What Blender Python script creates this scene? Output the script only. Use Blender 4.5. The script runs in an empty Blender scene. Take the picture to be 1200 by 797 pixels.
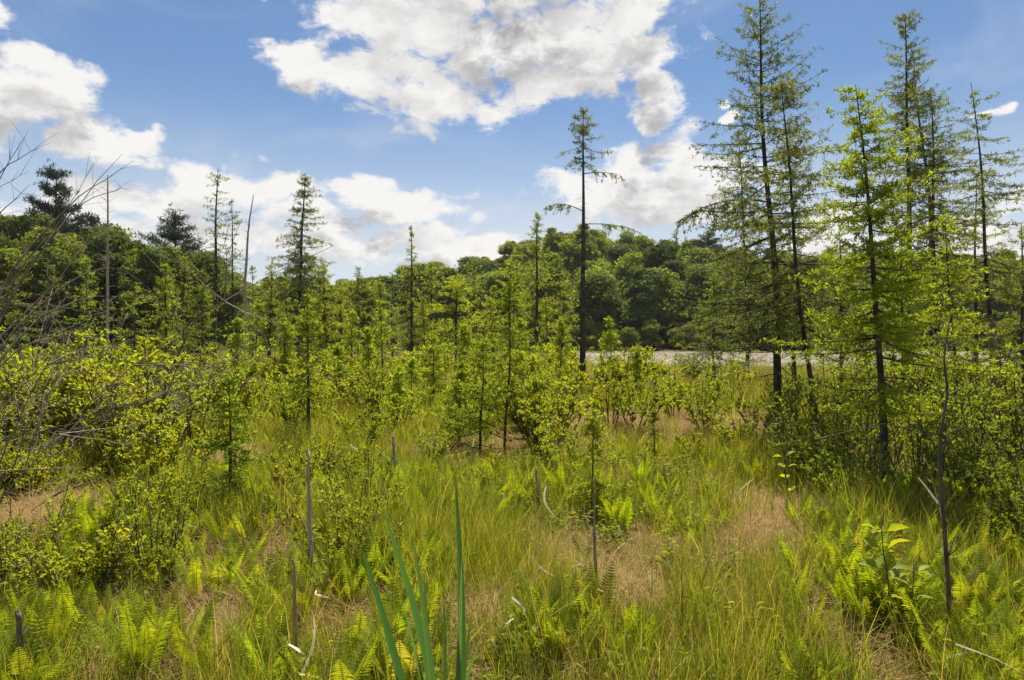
import bpy, math, random
import numpy as np
from mathutils import Vector, Matrix

# ------------------------------------------------------------------ camera
CAM_H, FPX, CX, CY = 1.7, 800.0, 600.0, 398.5      # photo pixels (1200 x 797)
scene = bpy.context.scene
col = scene.collection
cam_d = bpy.data.cameras.new('camera')
cam_d.sensor_width = 36.0
cam_d.lens = 24.0
cam_d.clip_start = 0.05
cam_d.clip_end = 6000
cam = bpy.data.objects.new('camera', cam_d)
cam.location = (0, 0, CAM_H)
cam.rotation_euler = (math.radians(90), 0, 0)
col.objects.link(cam)
scene.camera = cam

# ------------------------------------------------------------------ light
SUN_EL, SUN_AZ = math.radians(67), math.radians(8)
scene.view_settings.view_transform = 'Standard'
scene.view_settings.look = 'None'
scene.view_settings.gamma = 1.0
scene.view_settings.exposure = 1.12
scene.view_settings.use_curve_mapping = False
scene.cycles.max_bounces = 6
scene.cycles.diffuse_bounces = 4
scene.cycles.glossy_bounces = 2
scene.cycles.transmission_bounces = 3
scene.cycles.use_denoising = True
scene.cycles.sample_clamp_indirect = 6.0
sd = bpy.data.lights.new('sun', 'SUN')
sd.energy = 4.8
sd.angle = math.radians(0.53)
sd.color = (1.0, 0.94, 0.82)
sun = bpy.data.objects.new('sun', sd)
S = Vector((math.sin(SUN_AZ)*math.cos(SUN_EL), math.cos(SUN_AZ)*math.cos(SUN_EL), math.sin(SUN_EL)))
sun.rotation_euler = (-S).to_track_quat('-Z', 'Y').to_euler()
sun.location = S*60
col.objects.link(sun)


def px_angles(px, py):
    tx, tz = (px-CX)/FPX, (CY-py)/FPX
    n = math.sqrt(tx*tx+1+tz*tz)
    return math.atan2(tx, 1), math.asin(tz/n)


# --- clouds: puffs given by direction (photo pixel -> azimuth, elevation), radius in pixels
PUFFS = [
    (470, 25, 130, 70), (600, 60, 150, 66), (700, 40, 105, 72), (440, 92, 120, 42), (520, 122, 85, 32), (650, 105, 75, 32),
    (762, 75, 40, 56), (772, 132, 24, 32), (590, -40, 250, 80), (352, 80, 48, 32), (735, 15, 70, 50),
    (765, 218, 85, 58), (690, 222, 75, 28), (806, 182, 38, 36), (836, 124, 15, 11), (850, 138, 17, 10), (830, 225, 70, 50), (780, 255, 80, 20),
    (40, 110, 80, 44), (-25, 122, 100, 62), (25, 72, 52, 26), (130, 170, 72, 24), (-5, 10, 26, 22), (170, 160, 30, 14),
    (165, 232, 100, 28), (250, 208, 66, 32), (320, 218, 62, 26), (470, 236, 92, 27), (425, 222, 55, 20), (490, 277, 75, 24),
    (560, 292, 70, 20), (400, 285, 90, 24), (1158, 134, 24, 9), (1186, 127, 22, 10), (1150, 280, 90, 40), (1050, 285, 90, 34), (960, 270, 80, 30), (90, 262, 110, 34),
    (-120, 60, 60, 40), (360, 252, 80, 18), (540, 305, 100, 18), (60, 290, 120, 30), (250, 275, 130, 28), (1330, 60, 90, 36), (1290, 210, 120, 40), (-140, 230, 110, 36),
]


def build_world():
    w = bpy.data.worlds.new('World')
    scene.world = w
    w.use_nodes = True
    w.cycles.sampling_method = 'MANUAL'; w.cycles.sample_map_resolution = 256
    nt = w.node_tree
    nt.nodes.clear()

    def group():
        g = bpy.data.node_groups.new('cloud_density', 'ShaderNodeTree')
        g.interface.new_socket('Vector', in_out='INPUT', socket_type='NodeSocketVector')
        g.interface.new_socket('Lift', in_out='INPUT', socket_type='NodeSocketFloat')
        g.interface.new_socket('Density', in_out='OUTPUT', socket_type='NodeSocketFloat')
        N, L = g.nodes, g.links
        gi, go = N.new('NodeGroupInput'), N.new('NodeGroupOutput')

        def m(op, a, b=None, c=None, clamp=False):
            n = N.new('ShaderNodeMath'); n.operation = op; n.use_clamp = clamp
            for k, v in enumerate((a, b, c)):
                if v is None: continue
                if isinstance(v, (int, float)): n.inputs[k].default_value = v
                else: L.new(v, n.inputs[k])
            return n.outputs[0]
        nrm = N.new('ShaderNodeVectorMath'); nrm.operation = 'NORMALIZE'
        L.new(gi.outputs['Vector'], nrm.inputs[0])
        sp = N.new('ShaderNodeSeparateXYZ'); L.new(nrm.outputs[0], sp.inputs[0])
        az = m('ARCTAN2', sp.outputs[0], sp.outputs[1])
        el = m('ADD', m('ARCSINE', sp.outputs[2]), gi.outputs['Lift'])
        # noise lives on (azimuth, elevation) so the lifted sample shifts with the puffs; puffs flatten to the horizon
        cmb = N.new('ShaderNodeCombineXYZ')
        L.new(az, cmb.inputs[0]); L.new(m('MULTIPLY', el, 1.55), cmb.inputs[1])

        def noise(scale, detail, rough, dist=0.0):
            n = N.new('ShaderNodeTexNoise'); n.noise_dimensions = '3D'
            n.inputs['Scale'].default_value = scale; n.inputs['Detail'].default_value = detail
            n.inputs['Roughness'].default_value = rough; n.inputs['Distortion'].default_value = dist
            L.new(cmb.outputs[0], n.inputs['Vector'])
            return n.outputs[0]
        wob = N.new('ShaderNodeTexNoise'); wob.inputs['Scale'].default_value = 11.0; wob.inputs['Detail'].default_value = 4.0
        L.new(cmb.outputs[0], wob.inputs['Vector'])
        ws = N.new('ShaderNodeVectorMath'); ws.operation = 'MULTIPLY_ADD'
        ws.inputs[1].default_value = (0.13, 0.13, 0); ws.inputs[2].default_value = (-0.065, -0.065, 0)
        L.new(wob.outputs['Color'], ws.inputs[0])
        wv = N.new('ShaderNodeVectorMath'); wv.operation = 'ADD'; L.new(cmb.outputs[0], wv.inputs[0]); L.new(ws.outputs[0], wv.inputs[1])
        big = noise(15.0, 8.0, 0.66, 0.25)
        low = noise(3.3, 3.0, 0.5)
        F = None
        for (px, py, rx, ry) in PUFFS:
            a0, e0 = px_angles(px, py)
            a1, _ = px_angles(px+rx, py); a2, _ = px_angles(px-rx, py)
            _, e1 = px_angles(px, py+ry); _, e2 = px_angles(px, py-ry)
            ra, re = abs(a1-a2)/2, abs(e1-e2)/2*1.55
            q = N.new('ShaderNodeVectorMath'); q.operation = 'MULTIPLY_ADD'
            q.inputs[1].default_value = (1/ra, 1/re, 0); q.inputs[2].default_value = (-a0/ra, -e0*1.55/re, 0)
            L.new(wv.outputs[0], q.inputs[0])
            ln = N.new('ShaderNodeVectorMath'); ln.operation = 'LENGTH'; L.new(q.outputs[0], ln.inputs[0])
            f = ln.outputs['Value']
            F = f if F is None else m('SMOOTH_MIN', F, f, 0.25)
        F = m('SUBTRACT', 1.0, F)
        # the sky goes on beyond the frame with the same broken clouds
        out = m('MAXIMUM', m('MULTIPLY', m('SUBTRACT', m('ABSOLUTE', az), 0.72), 5.0), m('MULTIPLY', m('SUBTRACT', el, 0.56), 5.0))
        out = m('MINIMUM', m('MAXIMUM', out, 0.0), 1.0)
        rest = m('ADD', m('MULTIPLY', m('SUBTRACT', low, 0.54), 7.0), m('MULTIPLY', m('SUBTRACT', out, 1.0), 6.0))
        F = m('MAXIMUM', m('MAXIMUM', F, rest), -1.0)
        F = m('MINIMUM', F, 0.62)
        d = m('ADD', F, m('MULTIPLY', m('SUBTRACT', big, 0.5), 2.6))
        L.new(d, go.inputs['Density'])
        return g
    g = group()
    N, L = nt.nodes, nt.links

    def m(op, a, b=None, c=None, clamp=False):
        n = N.new('ShaderNodeMath'); n.operation = op; n.use_clamp = clamp
        for k, v in enumerate((a, b, c)):
            if v is None: continue
            if isinstance(v, (int, float)): n.inputs[k].default_value = v
            else: L.new(v, n.inputs[k])
        return n.outputs[0]

    def mapr(v, a, b, c=0.0, d=1.0):
        n = N.new('ShaderNodeMapRange'); n.interpolation_type = 'SMOOTHSTEP'
        L.new(v, n.inputs['Value'])
        for k, x in zip(('From Min', 'From Max', 'To Min', 'To Max'), (a, b, c, d)): n.inputs[k].default_value = x
        return n.outputs[0]

    def mix(f, a, b):
        n = N.new('ShaderNodeMix'); n.data_type = 'RGBA'
        L.new(f, n.inputs[0])
        for k, v in ((6, a), (7, b)):
            if isinstance(v, tuple): n.inputs[k].default_value = (*v, 1)
            else: L.new(v, n.inputs[k])
        return n.outputs[2]
    tc = N.new('ShaderNodeTexCoord')
    sky = N.new('ShaderNodeTexSky'); sky.sky_type = 'NISHITA'; sky.sun_disc = False
    sky.sun_elevation = SUN_EL; sky.sun_rotation = SUN_AZ; sky.air_density = 1.0; sky.dust_density = 0.4; sky.ozone_density = 3.0
    STR = 0.05
    dens = []
    for lift in (0.0, 0.045):
        n = N.new('ShaderNodeGroup'); n.node_tree = g
        L.new(tc.outputs['Generated'], n.inputs['Vector']); n.inputs['Lift'].default_value = lift
        dens.append(n.outputs[0])
    cover = mapr(dens[0], -0.08, 0.50)
    thick = mapr(dens[1], 0.05, 0.85)
    wn = N.new('ShaderNodeTexNoise'); wn.inputs['Scale'].default_value = 7; wn.inputs['Detail'].default_value = 6
    L.new(tc.outputs['Generated'], wn.inputs['Vector'])
    shade = m('MULTIPLY', thick, mapr(wn.outputs[0], 0.36, 0.66, 0.25, 1.0))
    k = 1/STR
    cloud = mix(shade, (0.43*k, 0.42*k, 0.41*k), (0.185*k, 0.184*k, 0.19*k))
    # thin veil of high cloud, thicker to the horizon
    sp = N.new('ShaderNodeSeparateXYZ'); L.new(tc.outputs['Generated'], sp.inputs[0])
    mp = N.new('ShaderNodeMapping'); mp.inputs['Scale'].default_value = (2.2, 2.2, 6.0); L.new(tc.outputs['Generated'], mp.inputs[0])
    vn = N.new('ShaderNodeTexNoise'); vn.inputs['Scale'].default_value = 1.6; vn.inputs['Detail'].default_value = 7; vn.inputs['Distortion'].default_value = 0.8
    L.new(mp.outputs[0], vn.inputs['Vector'])
    veil = m('ADD', m('MULTIPLY', mapr(sp.outputs[2], 0.36, 0.04), 0.78), m('MULTIPLY', mapr(vn.outputs[0], 0.48, 0.78), 0.25), clamp=True)
    gam = N.new('ShaderNodeHueSaturation'); gam.inputs['Saturation'].default_value = 1.12; gam.inputs['Value'].default_value = 1.0
    L.new(sky.outputs[0], gam.inputs['Color'])
    base = mix(veil, gam.outputs[0], (0.345*k, 0.357*k, 0.38*k))
    full = mix(cover, base, cloud)
    bg = N.new('ShaderNodeBackground'); bg.inputs['Strength'].default_value = STR
    L.new(full, bg.inputs['Color'])
    out = N.new('ShaderNodeOutputWorld'); L.new(bg.outputs[0], out.inputs['Surface'])


build_world()

# ------------------------------------------------------------------ helpers
rng = np.random.default_rng(7)


def gpt(px, py, z=0.0):
    """photo pixel -> point on the ground level z"""
    d = (CAM_H-z)*FPX/(py-CY)
    return np.array([(px-CX)/FPX*d, d])


def at(px, d):
    return (px-CX)/FPX*d


def zt(py, d):
    return CAM_H+(CY-py)/FPX*d


def unit(v):
    return v/np.maximum(np.linalg.norm(v, axis=-1, keepdims=True), 1e-9)


class MB:
    """collects triangles and quads with a per-vertex tint, builds ONE mesh"""
    def __init__(s):
        s.v, s.t, s.q, s.c, s.n = [], [], [], [], 0

    def add(s, v, tris=None, quads=None, tint=0.5):
        v = np.asarray(v, float).reshape(-1, 3)
        if tris is not None and len(tris): s.t.append(np.asarray(tris, np.int64)+s.n)
        if quads is not None and len(quads): s.q.append(np.asarray(quads, np.int64)+s.n)
        s.v.append(v)
        s.c.append(np.broadcast_to(np.asarray(tint, float), (len(v),)) if np.ndim(tint) == 0 else np.asarray(tint, float))
        s.n += len(v)

    def mesh(s, name, mat, smooth=False):
        me = bpy.data.meshes.new(name)
        v = np.concatenate(s.v) if s.v else np.zeros((0, 3))
        t = np.concatenate(s.t) if s.t else np.zeros((0, 3), np.int64)
        q = np.concatenate(s.q) if s.q else np.zeros((0, 4), np.int64)
        me.vertices.add(len(v)); me.vertices.foreach_set('co', v.astype(np.float32).ravel())
        nl = t.size+q.size
        me.loops.add(nl); me.loops.foreach_set('vertex_index', np.concatenate([t.ravel(), q.ravel()]).astype(np.int32))
        me.polygons.add(len(t)+len(q))
        st = np.concatenate([np.arange(len(t))*3, t.size+np.arange(len(q))*4]).astype(np.int32)
        me.polygons.foreach_set('loop_start', st)
        a = me.attributes.new('tint', 'FLOAT', 'POINT')
        a.data.foreach_set('value', np.concatenate(s.c).astype(np.float32) if s.c else np.zeros(0, np.float32))
        me.update(calc_edges=True)
        if smooth: me.polygons.foreach_set('use_smooth', np.ones(len(t)+len(q), bool))
        me.materials.append(mat)
        return me

    def obj(s, name, mat, parent=None, smooth=False):
        o = bpy.data.objects.new(name, s.mesh(name, mat, smooth))
        col.objects.link(o)
        if parent is not None: o.parent = parent
        return o


def tubes(mb, P, R, sides=4, tint=0.5, cap=True):
    """P (n,m,3) polylines, R (n,m) radii"""
    P = np.asarray(P, float); R = np.asarray(R, float)
    if P.ndim == 2: P, R = P[None], R[None]
    n, m, _ = P.shape
    if n == 0: return
    T = unit(np.gradient(P, axis=1))
    ref = np.where(np.abs(T[:, :1, 2:3]) > 0.8, np.array([1.0, 0.2, 0.1]), np.array([0.1, 0.2, 1.0]))
    A = unit(np.cross(T, np.broadcast_to(ref, T.shape)))
    B = np.cross(T, A)
    an = np.arange(sides)*2*np.pi/sides
    V = P[:, :, None, :]+R[:, :, None, None]*(np.cos(an)[None, None, :, None]*A[:, :, None, :]+np.sin(an)[None, None, :, None]*B[:, :, None, :])
    i, j, k = np.meshgrid(np.arange(n), np.arange(m-1), np.arange(sides), indexing='ij')
    k2 = (k+1) % sides
    b = i*m*sides+j*sides
    quads = np.stack([b+k, b+k2, b+sides+k2, b+sides+k], -1).reshape(-1, 4)
    tint = np.repeat(np.asarray(tint, float), m*sides) if np.ndim(tint) == 1 else tint
    tris = None
    if cap and sides >= 3:
        tr = []
        for e in (0, m-1):
            base = np.arange(n)*m*sides+e*sides
            for k in range(1, sides-1):
                tr.append(np.stack([base, base+k+(0 if e else 1), base+k+(1 if e else 0)], -1))
        tris = np.concatenate(tr)
    mb.add(V.reshape(-1, 3), tris, quads, tint)


def rand_dirs(n, r=rng):
    return unit(r.normal(size=(n, 3)))


def tufts(mb, P, size, r, k=4, width=0.26, up=0.25, tint=None, bias=None):
    """needle tufts: k thin blades fanning from each point"""
    n = len(P)
    if n == 0: return
    P = np.repeat(P, k, 0)
    D = rand_dirs(n*k, r); D[:, 2] += up
    if bias is not None: D += np.repeat(bias, k, 0)
    D = unit(D)
    L = size*r.uniform(0.65, 1.25, (n*k, 1))
    W = unit(np.cross(D, rand_dirs(n*k, r)))*L*width
    V = np.stack([P-W*0.25, P+D*L*0.55+W*0.5, P+D*L, P+D*L*0.55-W*0.5], 1)
    b = np.arange(n*k)*4
    if tint is None: tint = r.uniform(0, 1, n)
    mb.add(V.reshape(-1, 3), None, np.stack([b, b+1, b+2, b+3], -1), np.repeat(tint, k*4))


def leaves(mb, P, D, L, W, r, fold=0.25, tint=None, curl=0.15):
    """folded leaf blades: six vertices each"""
    n = len(P)
    if n == 0: return
    D = unit(D); L = np.broadcast_to(L, (n,))[:, None]; W = np.broadcast_to(W, (n,))[:, None]
    up = unit(rand_dirs(n, r)*0.8+np.array([0, 0, 1.0]))
    Sd = unit(np.cross(D, up)); Nn = np.cross(Sd, D)
    a = P+D*L*0.38; c = P+D*L*0.72-Nn*L*curl*0.4; tip = P+D*L-Nn*L*curl
    f = Nn*W*fold
    V = np.stack([P, a+Sd*W*0.5+f, c+Sd*W*0.38+f, tip, c-Sd*W*0.38+f, a-Sd*W*0.5+f, P+D*L*0.55-Nn*L*curl*0.15], 1)
    b = np.arange(n)*7
    tris = np.concatenate([np.stack([b, b+1, b+6], -1), np.stack([b+1, b+2, b+6], -1), np.stack([b+2, b+3, b+6], -1),
                           np.stack([b+3, b+4, b+6], -1), np.stack([b+4, b+5, b+6], -1), np.stack([b+5, b, b+6], -1)])
    if tint is None: tint = r.uniform(0, 1, n)
    mb.add(V.reshape(-1, 3), tris, None, np.repeat(tint, 7))


def tag(o, label=None, cat=None, group=None, kind=None):
    if label: o['label'] = label
    if cat: o['category'] = cat
    if group: o['group'] = group
    if kind: o['kind'] = kind
    return o


def empty(name, loc, rz=0.0, sc=1.0):
    o = bpy.data.objects.new(name, None)
    o.empty_display_size = 0.1
    o.location = loc; o.rotation_euler = (0, 0, rz); o.scale = (sc, sc, sc)
    col.objects.link(o)
    return o


def link_obj(name, mesh, parent=None):
    o = bpy.data.objects.new(name, mesh); col.objects.link(o)
    if parent is not None: o.parent = parent
    return o


# ------------------------------------------------------------------ materials
def leaf_mat(name, dark, light, trans=0.45, glow=(1.25, 1.2, 0.6), rough=0.5, spec=0.3, hue=0.03, yellow=None, faded=None):
    m = bpy.data.materials.new(name); m.use_nodes = True
    nt = m.node_tree; N, L = nt.nodes, nt.links; N.clear()
    at_ = N.new('ShaderNodeAttribute'); at_.attribute_name = 'tint'
    oi = N.new('ShaderNodeObjectInfo')
    mx = N.new('ShaderNodeMix'); mx.data_type = 'RGBA'
    mx.inputs[6].default_value = (*dark, 1); mx.inputs[7].default_value = (*light, 1)
    L.new(at_.outputs['Fac'], mx.inputs[0])
    csrc = mx.outputs[2]
    if yellow is not None:
        mr = N.new('ShaderNodeMapRange'); mr.inputs['From Min'].default_value = 0.93; mr.inputs['From Max'].default_value = 0.96
        L.new(at_.outputs['Fac'], mr.inputs['Value'])
        my = N.new('ShaderNodeMix'); my.data_type = 'RGBA'; my.inputs[7].default_value = (*yellow, 1)
        L.new(mr.outputs[0], my.inputs[0]); L.new(csrc, my.inputs[6]); csrc = my.outputs[2]
    if faded is not None:
        fr = N.new('ShaderNodeMapRange'); fr.inputs['From Min'].default_value = 0.86; fr.inputs['From Max'].default_value = 1.0; fr.inputs['To Max'].default_value = 0.85
        L.new(oi.outputs['Random'], fr.inputs['Value'])
        fm = N.new('ShaderNodeMix'); fm.data_type = 'RGBA'; fm.inputs[7].default_value = (*faded, 1)
        L.new(fr.outputs[0], fm.inputs[0]); L.new(csrc, fm.inputs[6]); csrc = fm.outputs[2]
    hs = N.new('ShaderNodeHueSaturation')
    h = N.new('ShaderNodeMapRange'); h.inputs['To Min'].default_value = 0.5-hue; h.inputs['To Max'].default_value = 0.5+hue
    v = N.new('ShaderNodeMapRange'); v.inputs['To Min'].default_value = 0.78; v.inputs['To Max'].default_value = 1.22
    w = N.new('ShaderNodeMath'); w.operation = 'FRACT'; w2 = N.new('ShaderNodeMath'); w2.operation = 'MULTIPLY'; w2.inputs[1].default_value = 17.3
    L.new(oi.outputs['Random'], h.inputs['Value']); L.new(oi.outputs['Random'], w2.inputs[0]); L.new(w2.outputs[0], w.inputs[0]); L.new(w.outputs[0], v.inputs['Value'])
    L.new(h.outputs[0], hs.inputs['Hue']); L.new(v.outputs[0], hs.inputs['Value']); L.new(csrc, hs.inputs['Color'])
    p = N.new('ShaderNodeBsdfPrincipled'); p.inputs['Roughness'].default_value = rough; p.inputs['Specular IOR Level'].default_value = spec
    L.new(hs.outputs[0], p.inputs['Base Color'])
    mu = N.new('ShaderNodeMix'); mu.data_type = 'RGBA'; mu.blend_type = 'MULTIPLY'; mu.inputs[0].default_value = 1.0
    mu.inputs[7].default_value = (*glow, 1); L.new(hs.outputs[0], mu.inputs[6])
    t = N.new('ShaderNodeBsdfTranslucent'); L.new(mu.outputs[2], t.inputs['Color'])
    ms = N.new('ShaderNodeMixShader'); ms.inputs[0].default_value = trans
    L.new(p.outputs[0], ms.inputs[1]); L.new(t.outputs[0], ms.inputs[2])
    o = N.new('ShaderNodeOutputMaterial'); L.new(ms.outputs[0], o.inputs['Surface'])
    return m


def bark_mat(name, c1, c2, scale=14, lichen=None, bump=0.4, stretch=(1, 1, 0.2)):
    m = bpy.data.materials.new(name); m.use_nodes = True
    nt = m.node_tree; N, L = nt.nodes, nt.links
    p = N['Principled BSDF']; p.inputs['Roughness'].default_value = 0.9; p.inputs['Specular IOR Level'].default_value = 0.15
    tc = N.new('ShaderNodeTexCoord'); mp = N.new('ShaderNodeMapping'); mp.inputs['Scale'].default_value = stretch
    L.new(tc.outputs['Object'], mp.inputs[0])
    n = N.new('ShaderNodeTexNoise'); n.inputs['Scale'].default_value = scale; n.inputs['Detail'].default_value = 6; n.inputs['Roughness'].default_value = 0.65
    L.new(mp.outputs[0], n.inputs['Vector'])
    r = N.new('ShaderNodeValToRGB'); r.color_ramp.elements[0].position = 0.35; r.color_ramp.elements[1].position = 0.68
    r.color_ramp.elements[0].color = (*c1, 1); r.color_ramp.elements[1].color = (*c2, 1)
    L.new(n.outputs[0], r.inputs[0]); src = r.outputs[0]
    if lichen:
        n2 = N.new('ShaderNodeTexNoise'); n2.inputs['Scale'].default_value = 9; n2.inputs['Detail'].default_value = 4
        L.new(tc.outputs['Object'], n2.inputs['Vector'])
        mr = N.new('ShaderNodeMapRange'); mr.inputs['From Min'].default_value = 0.58; mr.inputs['From Max'].default_value = 0.66; L.new(n2.outputs[0], mr.inputs['Value'])
        mx = N.new('ShaderNodeMix'); mx.data_type = 'RGBA'; mx.inputs[7].default_value = (*lichen, 1)
        L.new(mr.outputs[0], mx.inputs[0]); L.new(src, mx.inputs[6]); src = mx.outputs[2]
    L.new(src, p.inputs['Base Color'])
    b = N.new('ShaderNodeBump'); b.inputs['Strength'].default_value = bump; b.inputs['Distance'].default_value = 0.02
    L.new(n.outputs[0], b.inputs['Height']); L.new(b.outputs[0], p.inputs['Normal'])
    return m


M = {}
M['tam_near'] = leaf_mat('needles_bright', (0.175, 0.245, 0.022), (0.31, 0.37, 0.034), 0.62, (1.3, 1.2, 0.5), spec=0.12, hue=0.010)
M['tam_mid'] = leaf_mat('needles_mid', (0.135, 0.19, 0.022), (0.25, 0.30, 0.034), 0.6, (1.3, 1.2, 0.5), spec=0.12, hue=0.012)
M['tam_old'] = leaf_mat('needles_grey_green', (0.105, 0.142, 0.034), (0.205, 0.24, 0.056), 0.52, (1.3, 1.2, 0.65), spec=0.15, hue=0.012)
M['pine'] = leaf_mat('needles_dark', (0.018, 0.034, 0.014), (0.040, 0.060, 0.022), 0.2, (1.1, 1.1, 0.7), spec=0.1)
M['broad'] = leaf_mat('broadleaf_crown', (0.125, 0.175, 0.026), (0.25, 0.295, 0.042), 0.52, (1.3, 1.18, 0.5), spec=0.08, rough=0.7, hue=0.014)
M['broad_dark'] = leaf_mat('broadleaf_crown_dark', (0.065, 0.098, 0.022), (0.14, 0.18, 0.036), 0.48, (1.25, 1.15, 0.55), spec=0.08, rough=0.7, hue=0.014)
M['shrub'] = leaf_mat('shrub_leaf', (0.180, 0.23, 0.018), (0.33, 0.365, 0.030), 0.55, (1.3, 1.2, 0.4), rough=0.5, spec=0.2, hue=0.015, yellow=(0.44, 0.40, 0.04))
M['shrub_deep'] = leaf_mat('shrub_leaf_deep', (0.130, 0.180, 0.020), (0.25, 0.29, 0.032), 0.55, (1.35, 1.22, 0.45), rough=0.6, spec=0.12, hue=0.015)
M['fern'] = leaf_mat('fern_green', (0.150, 0.210, 0.012), (0.275, 0.33, 0.022), 0.54, (1.3, 1.2, 0.4), rough=0.6, spec=0.15, hue=0.018, faded=(0.30, 0.22, 0.05))
M['sedge'] = leaf_mat('sedge_green', (0.135, 0.180, 0.014), (0.275, 0.305, 0.030), 0.54, (1.3, 1.2, 0.45), hue=0.02, spec=0.2, yellow=(0.42, 0.32, 0.13))
M['sedge_dead'] = leaf_mat('sedge_straw', (0.22, 0.145, 0.055), (0.48, 0.35, 0.16), 0.35, (1.1, 1.0, 0.75), hue=0.012, rough=0.8, spec=0.1)
M['cattail'] = leaf_mat('cattail_leaf', (0.060, 0.125, 0.040), (0.115, 0.205, 0.055), 0.5, (1.1, 1.2, 0.6), rough=0.45, spec=0.35, hue=0.02)
M['bleached'] = leaf_mat('bleached_reed', (0.48, 0.39, 0.26), (0.66, 0.57, 0.43), 0.3, (1.0, 1.0, 0.9), rough=0.7, spec=0.15, hue=0.005)
M['bark'] = bark_mat('larch_bark', (0.022, 0.018, 0.014), (0.085, 0.070, 0.056), 16, lichen=(0.12, 0.13, 0.10))
M['bark_far'] = bark_mat('far_bark', (0.035, 0.030, 0.025), (0.10, 0.088, 0.075), 5)
M['deadwood'] = bark_mat('grey_deadwood', (0.22, 0.18, 0.135), (0.45, 0.39, 0.30), 30)
M['twig'] = bark_mat('shrub_bark', (0.05, 0.038, 0.028), (0.15, 0.12, 0.092), 22)
M['deadtwig'] = bark_mat('pale_dead_twigs', (0.11, 0.088, 0.066), (0.27, 0.225, 0.17), 18)
M['rot'] = bark_mat('brown_rotten_wood', (0.17, 0.105, 0.065), (0.40, 0.28, 0.18), 30)


# ------------------------------------------------------------------ terrain
def sst(v, a, b):
    t = np.clip((v-a)/(b-a), 0, 1)
    return t*t*(3-2*t)


RX = [-600, -150, -90, -60, -32, -12, 4, 18, 36, 56, 110, 220, 600]
RZ = [20, 16, 11, 9.0, 8.5, 9.5, 14.5, 19.0, 17.0, 14.5, 13.5, 13.5, 14]


def pond(x, y):
    return ((x-58)/68)**2+((y-74)/36)**2+0.05*np.sin(x*0.21+1)+0.05*np.sin(y*0.33+x*0.11)


def H(x, y):
    x = np.asarray(x, float); y = np.asarray(y, float)
    near = np.exp(-(x*x+y*y)/900.0)
    h = near*(0.045*np.sin(x*2.1+0.7*y)+0.05*np.sin(y*1.7-0.9*x+1.3)+0.03*np.sin(x*4.3+2)*np.sin(y*3.9+0.5))
    h = h-0.55*(1-sst(pond(x, y), 0.86, 1.04))
    ridge = np.interp(x, RX, RZ)
    h = h+ridge*sst(y-0.10*np.abs(x), 104, 172)
    left = sst(-x-26-0.12*(y-50), 0, 55)*sst(y, 38, 95)*6.0
    return h+left*(1-sst(y, 120, 170))


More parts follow.
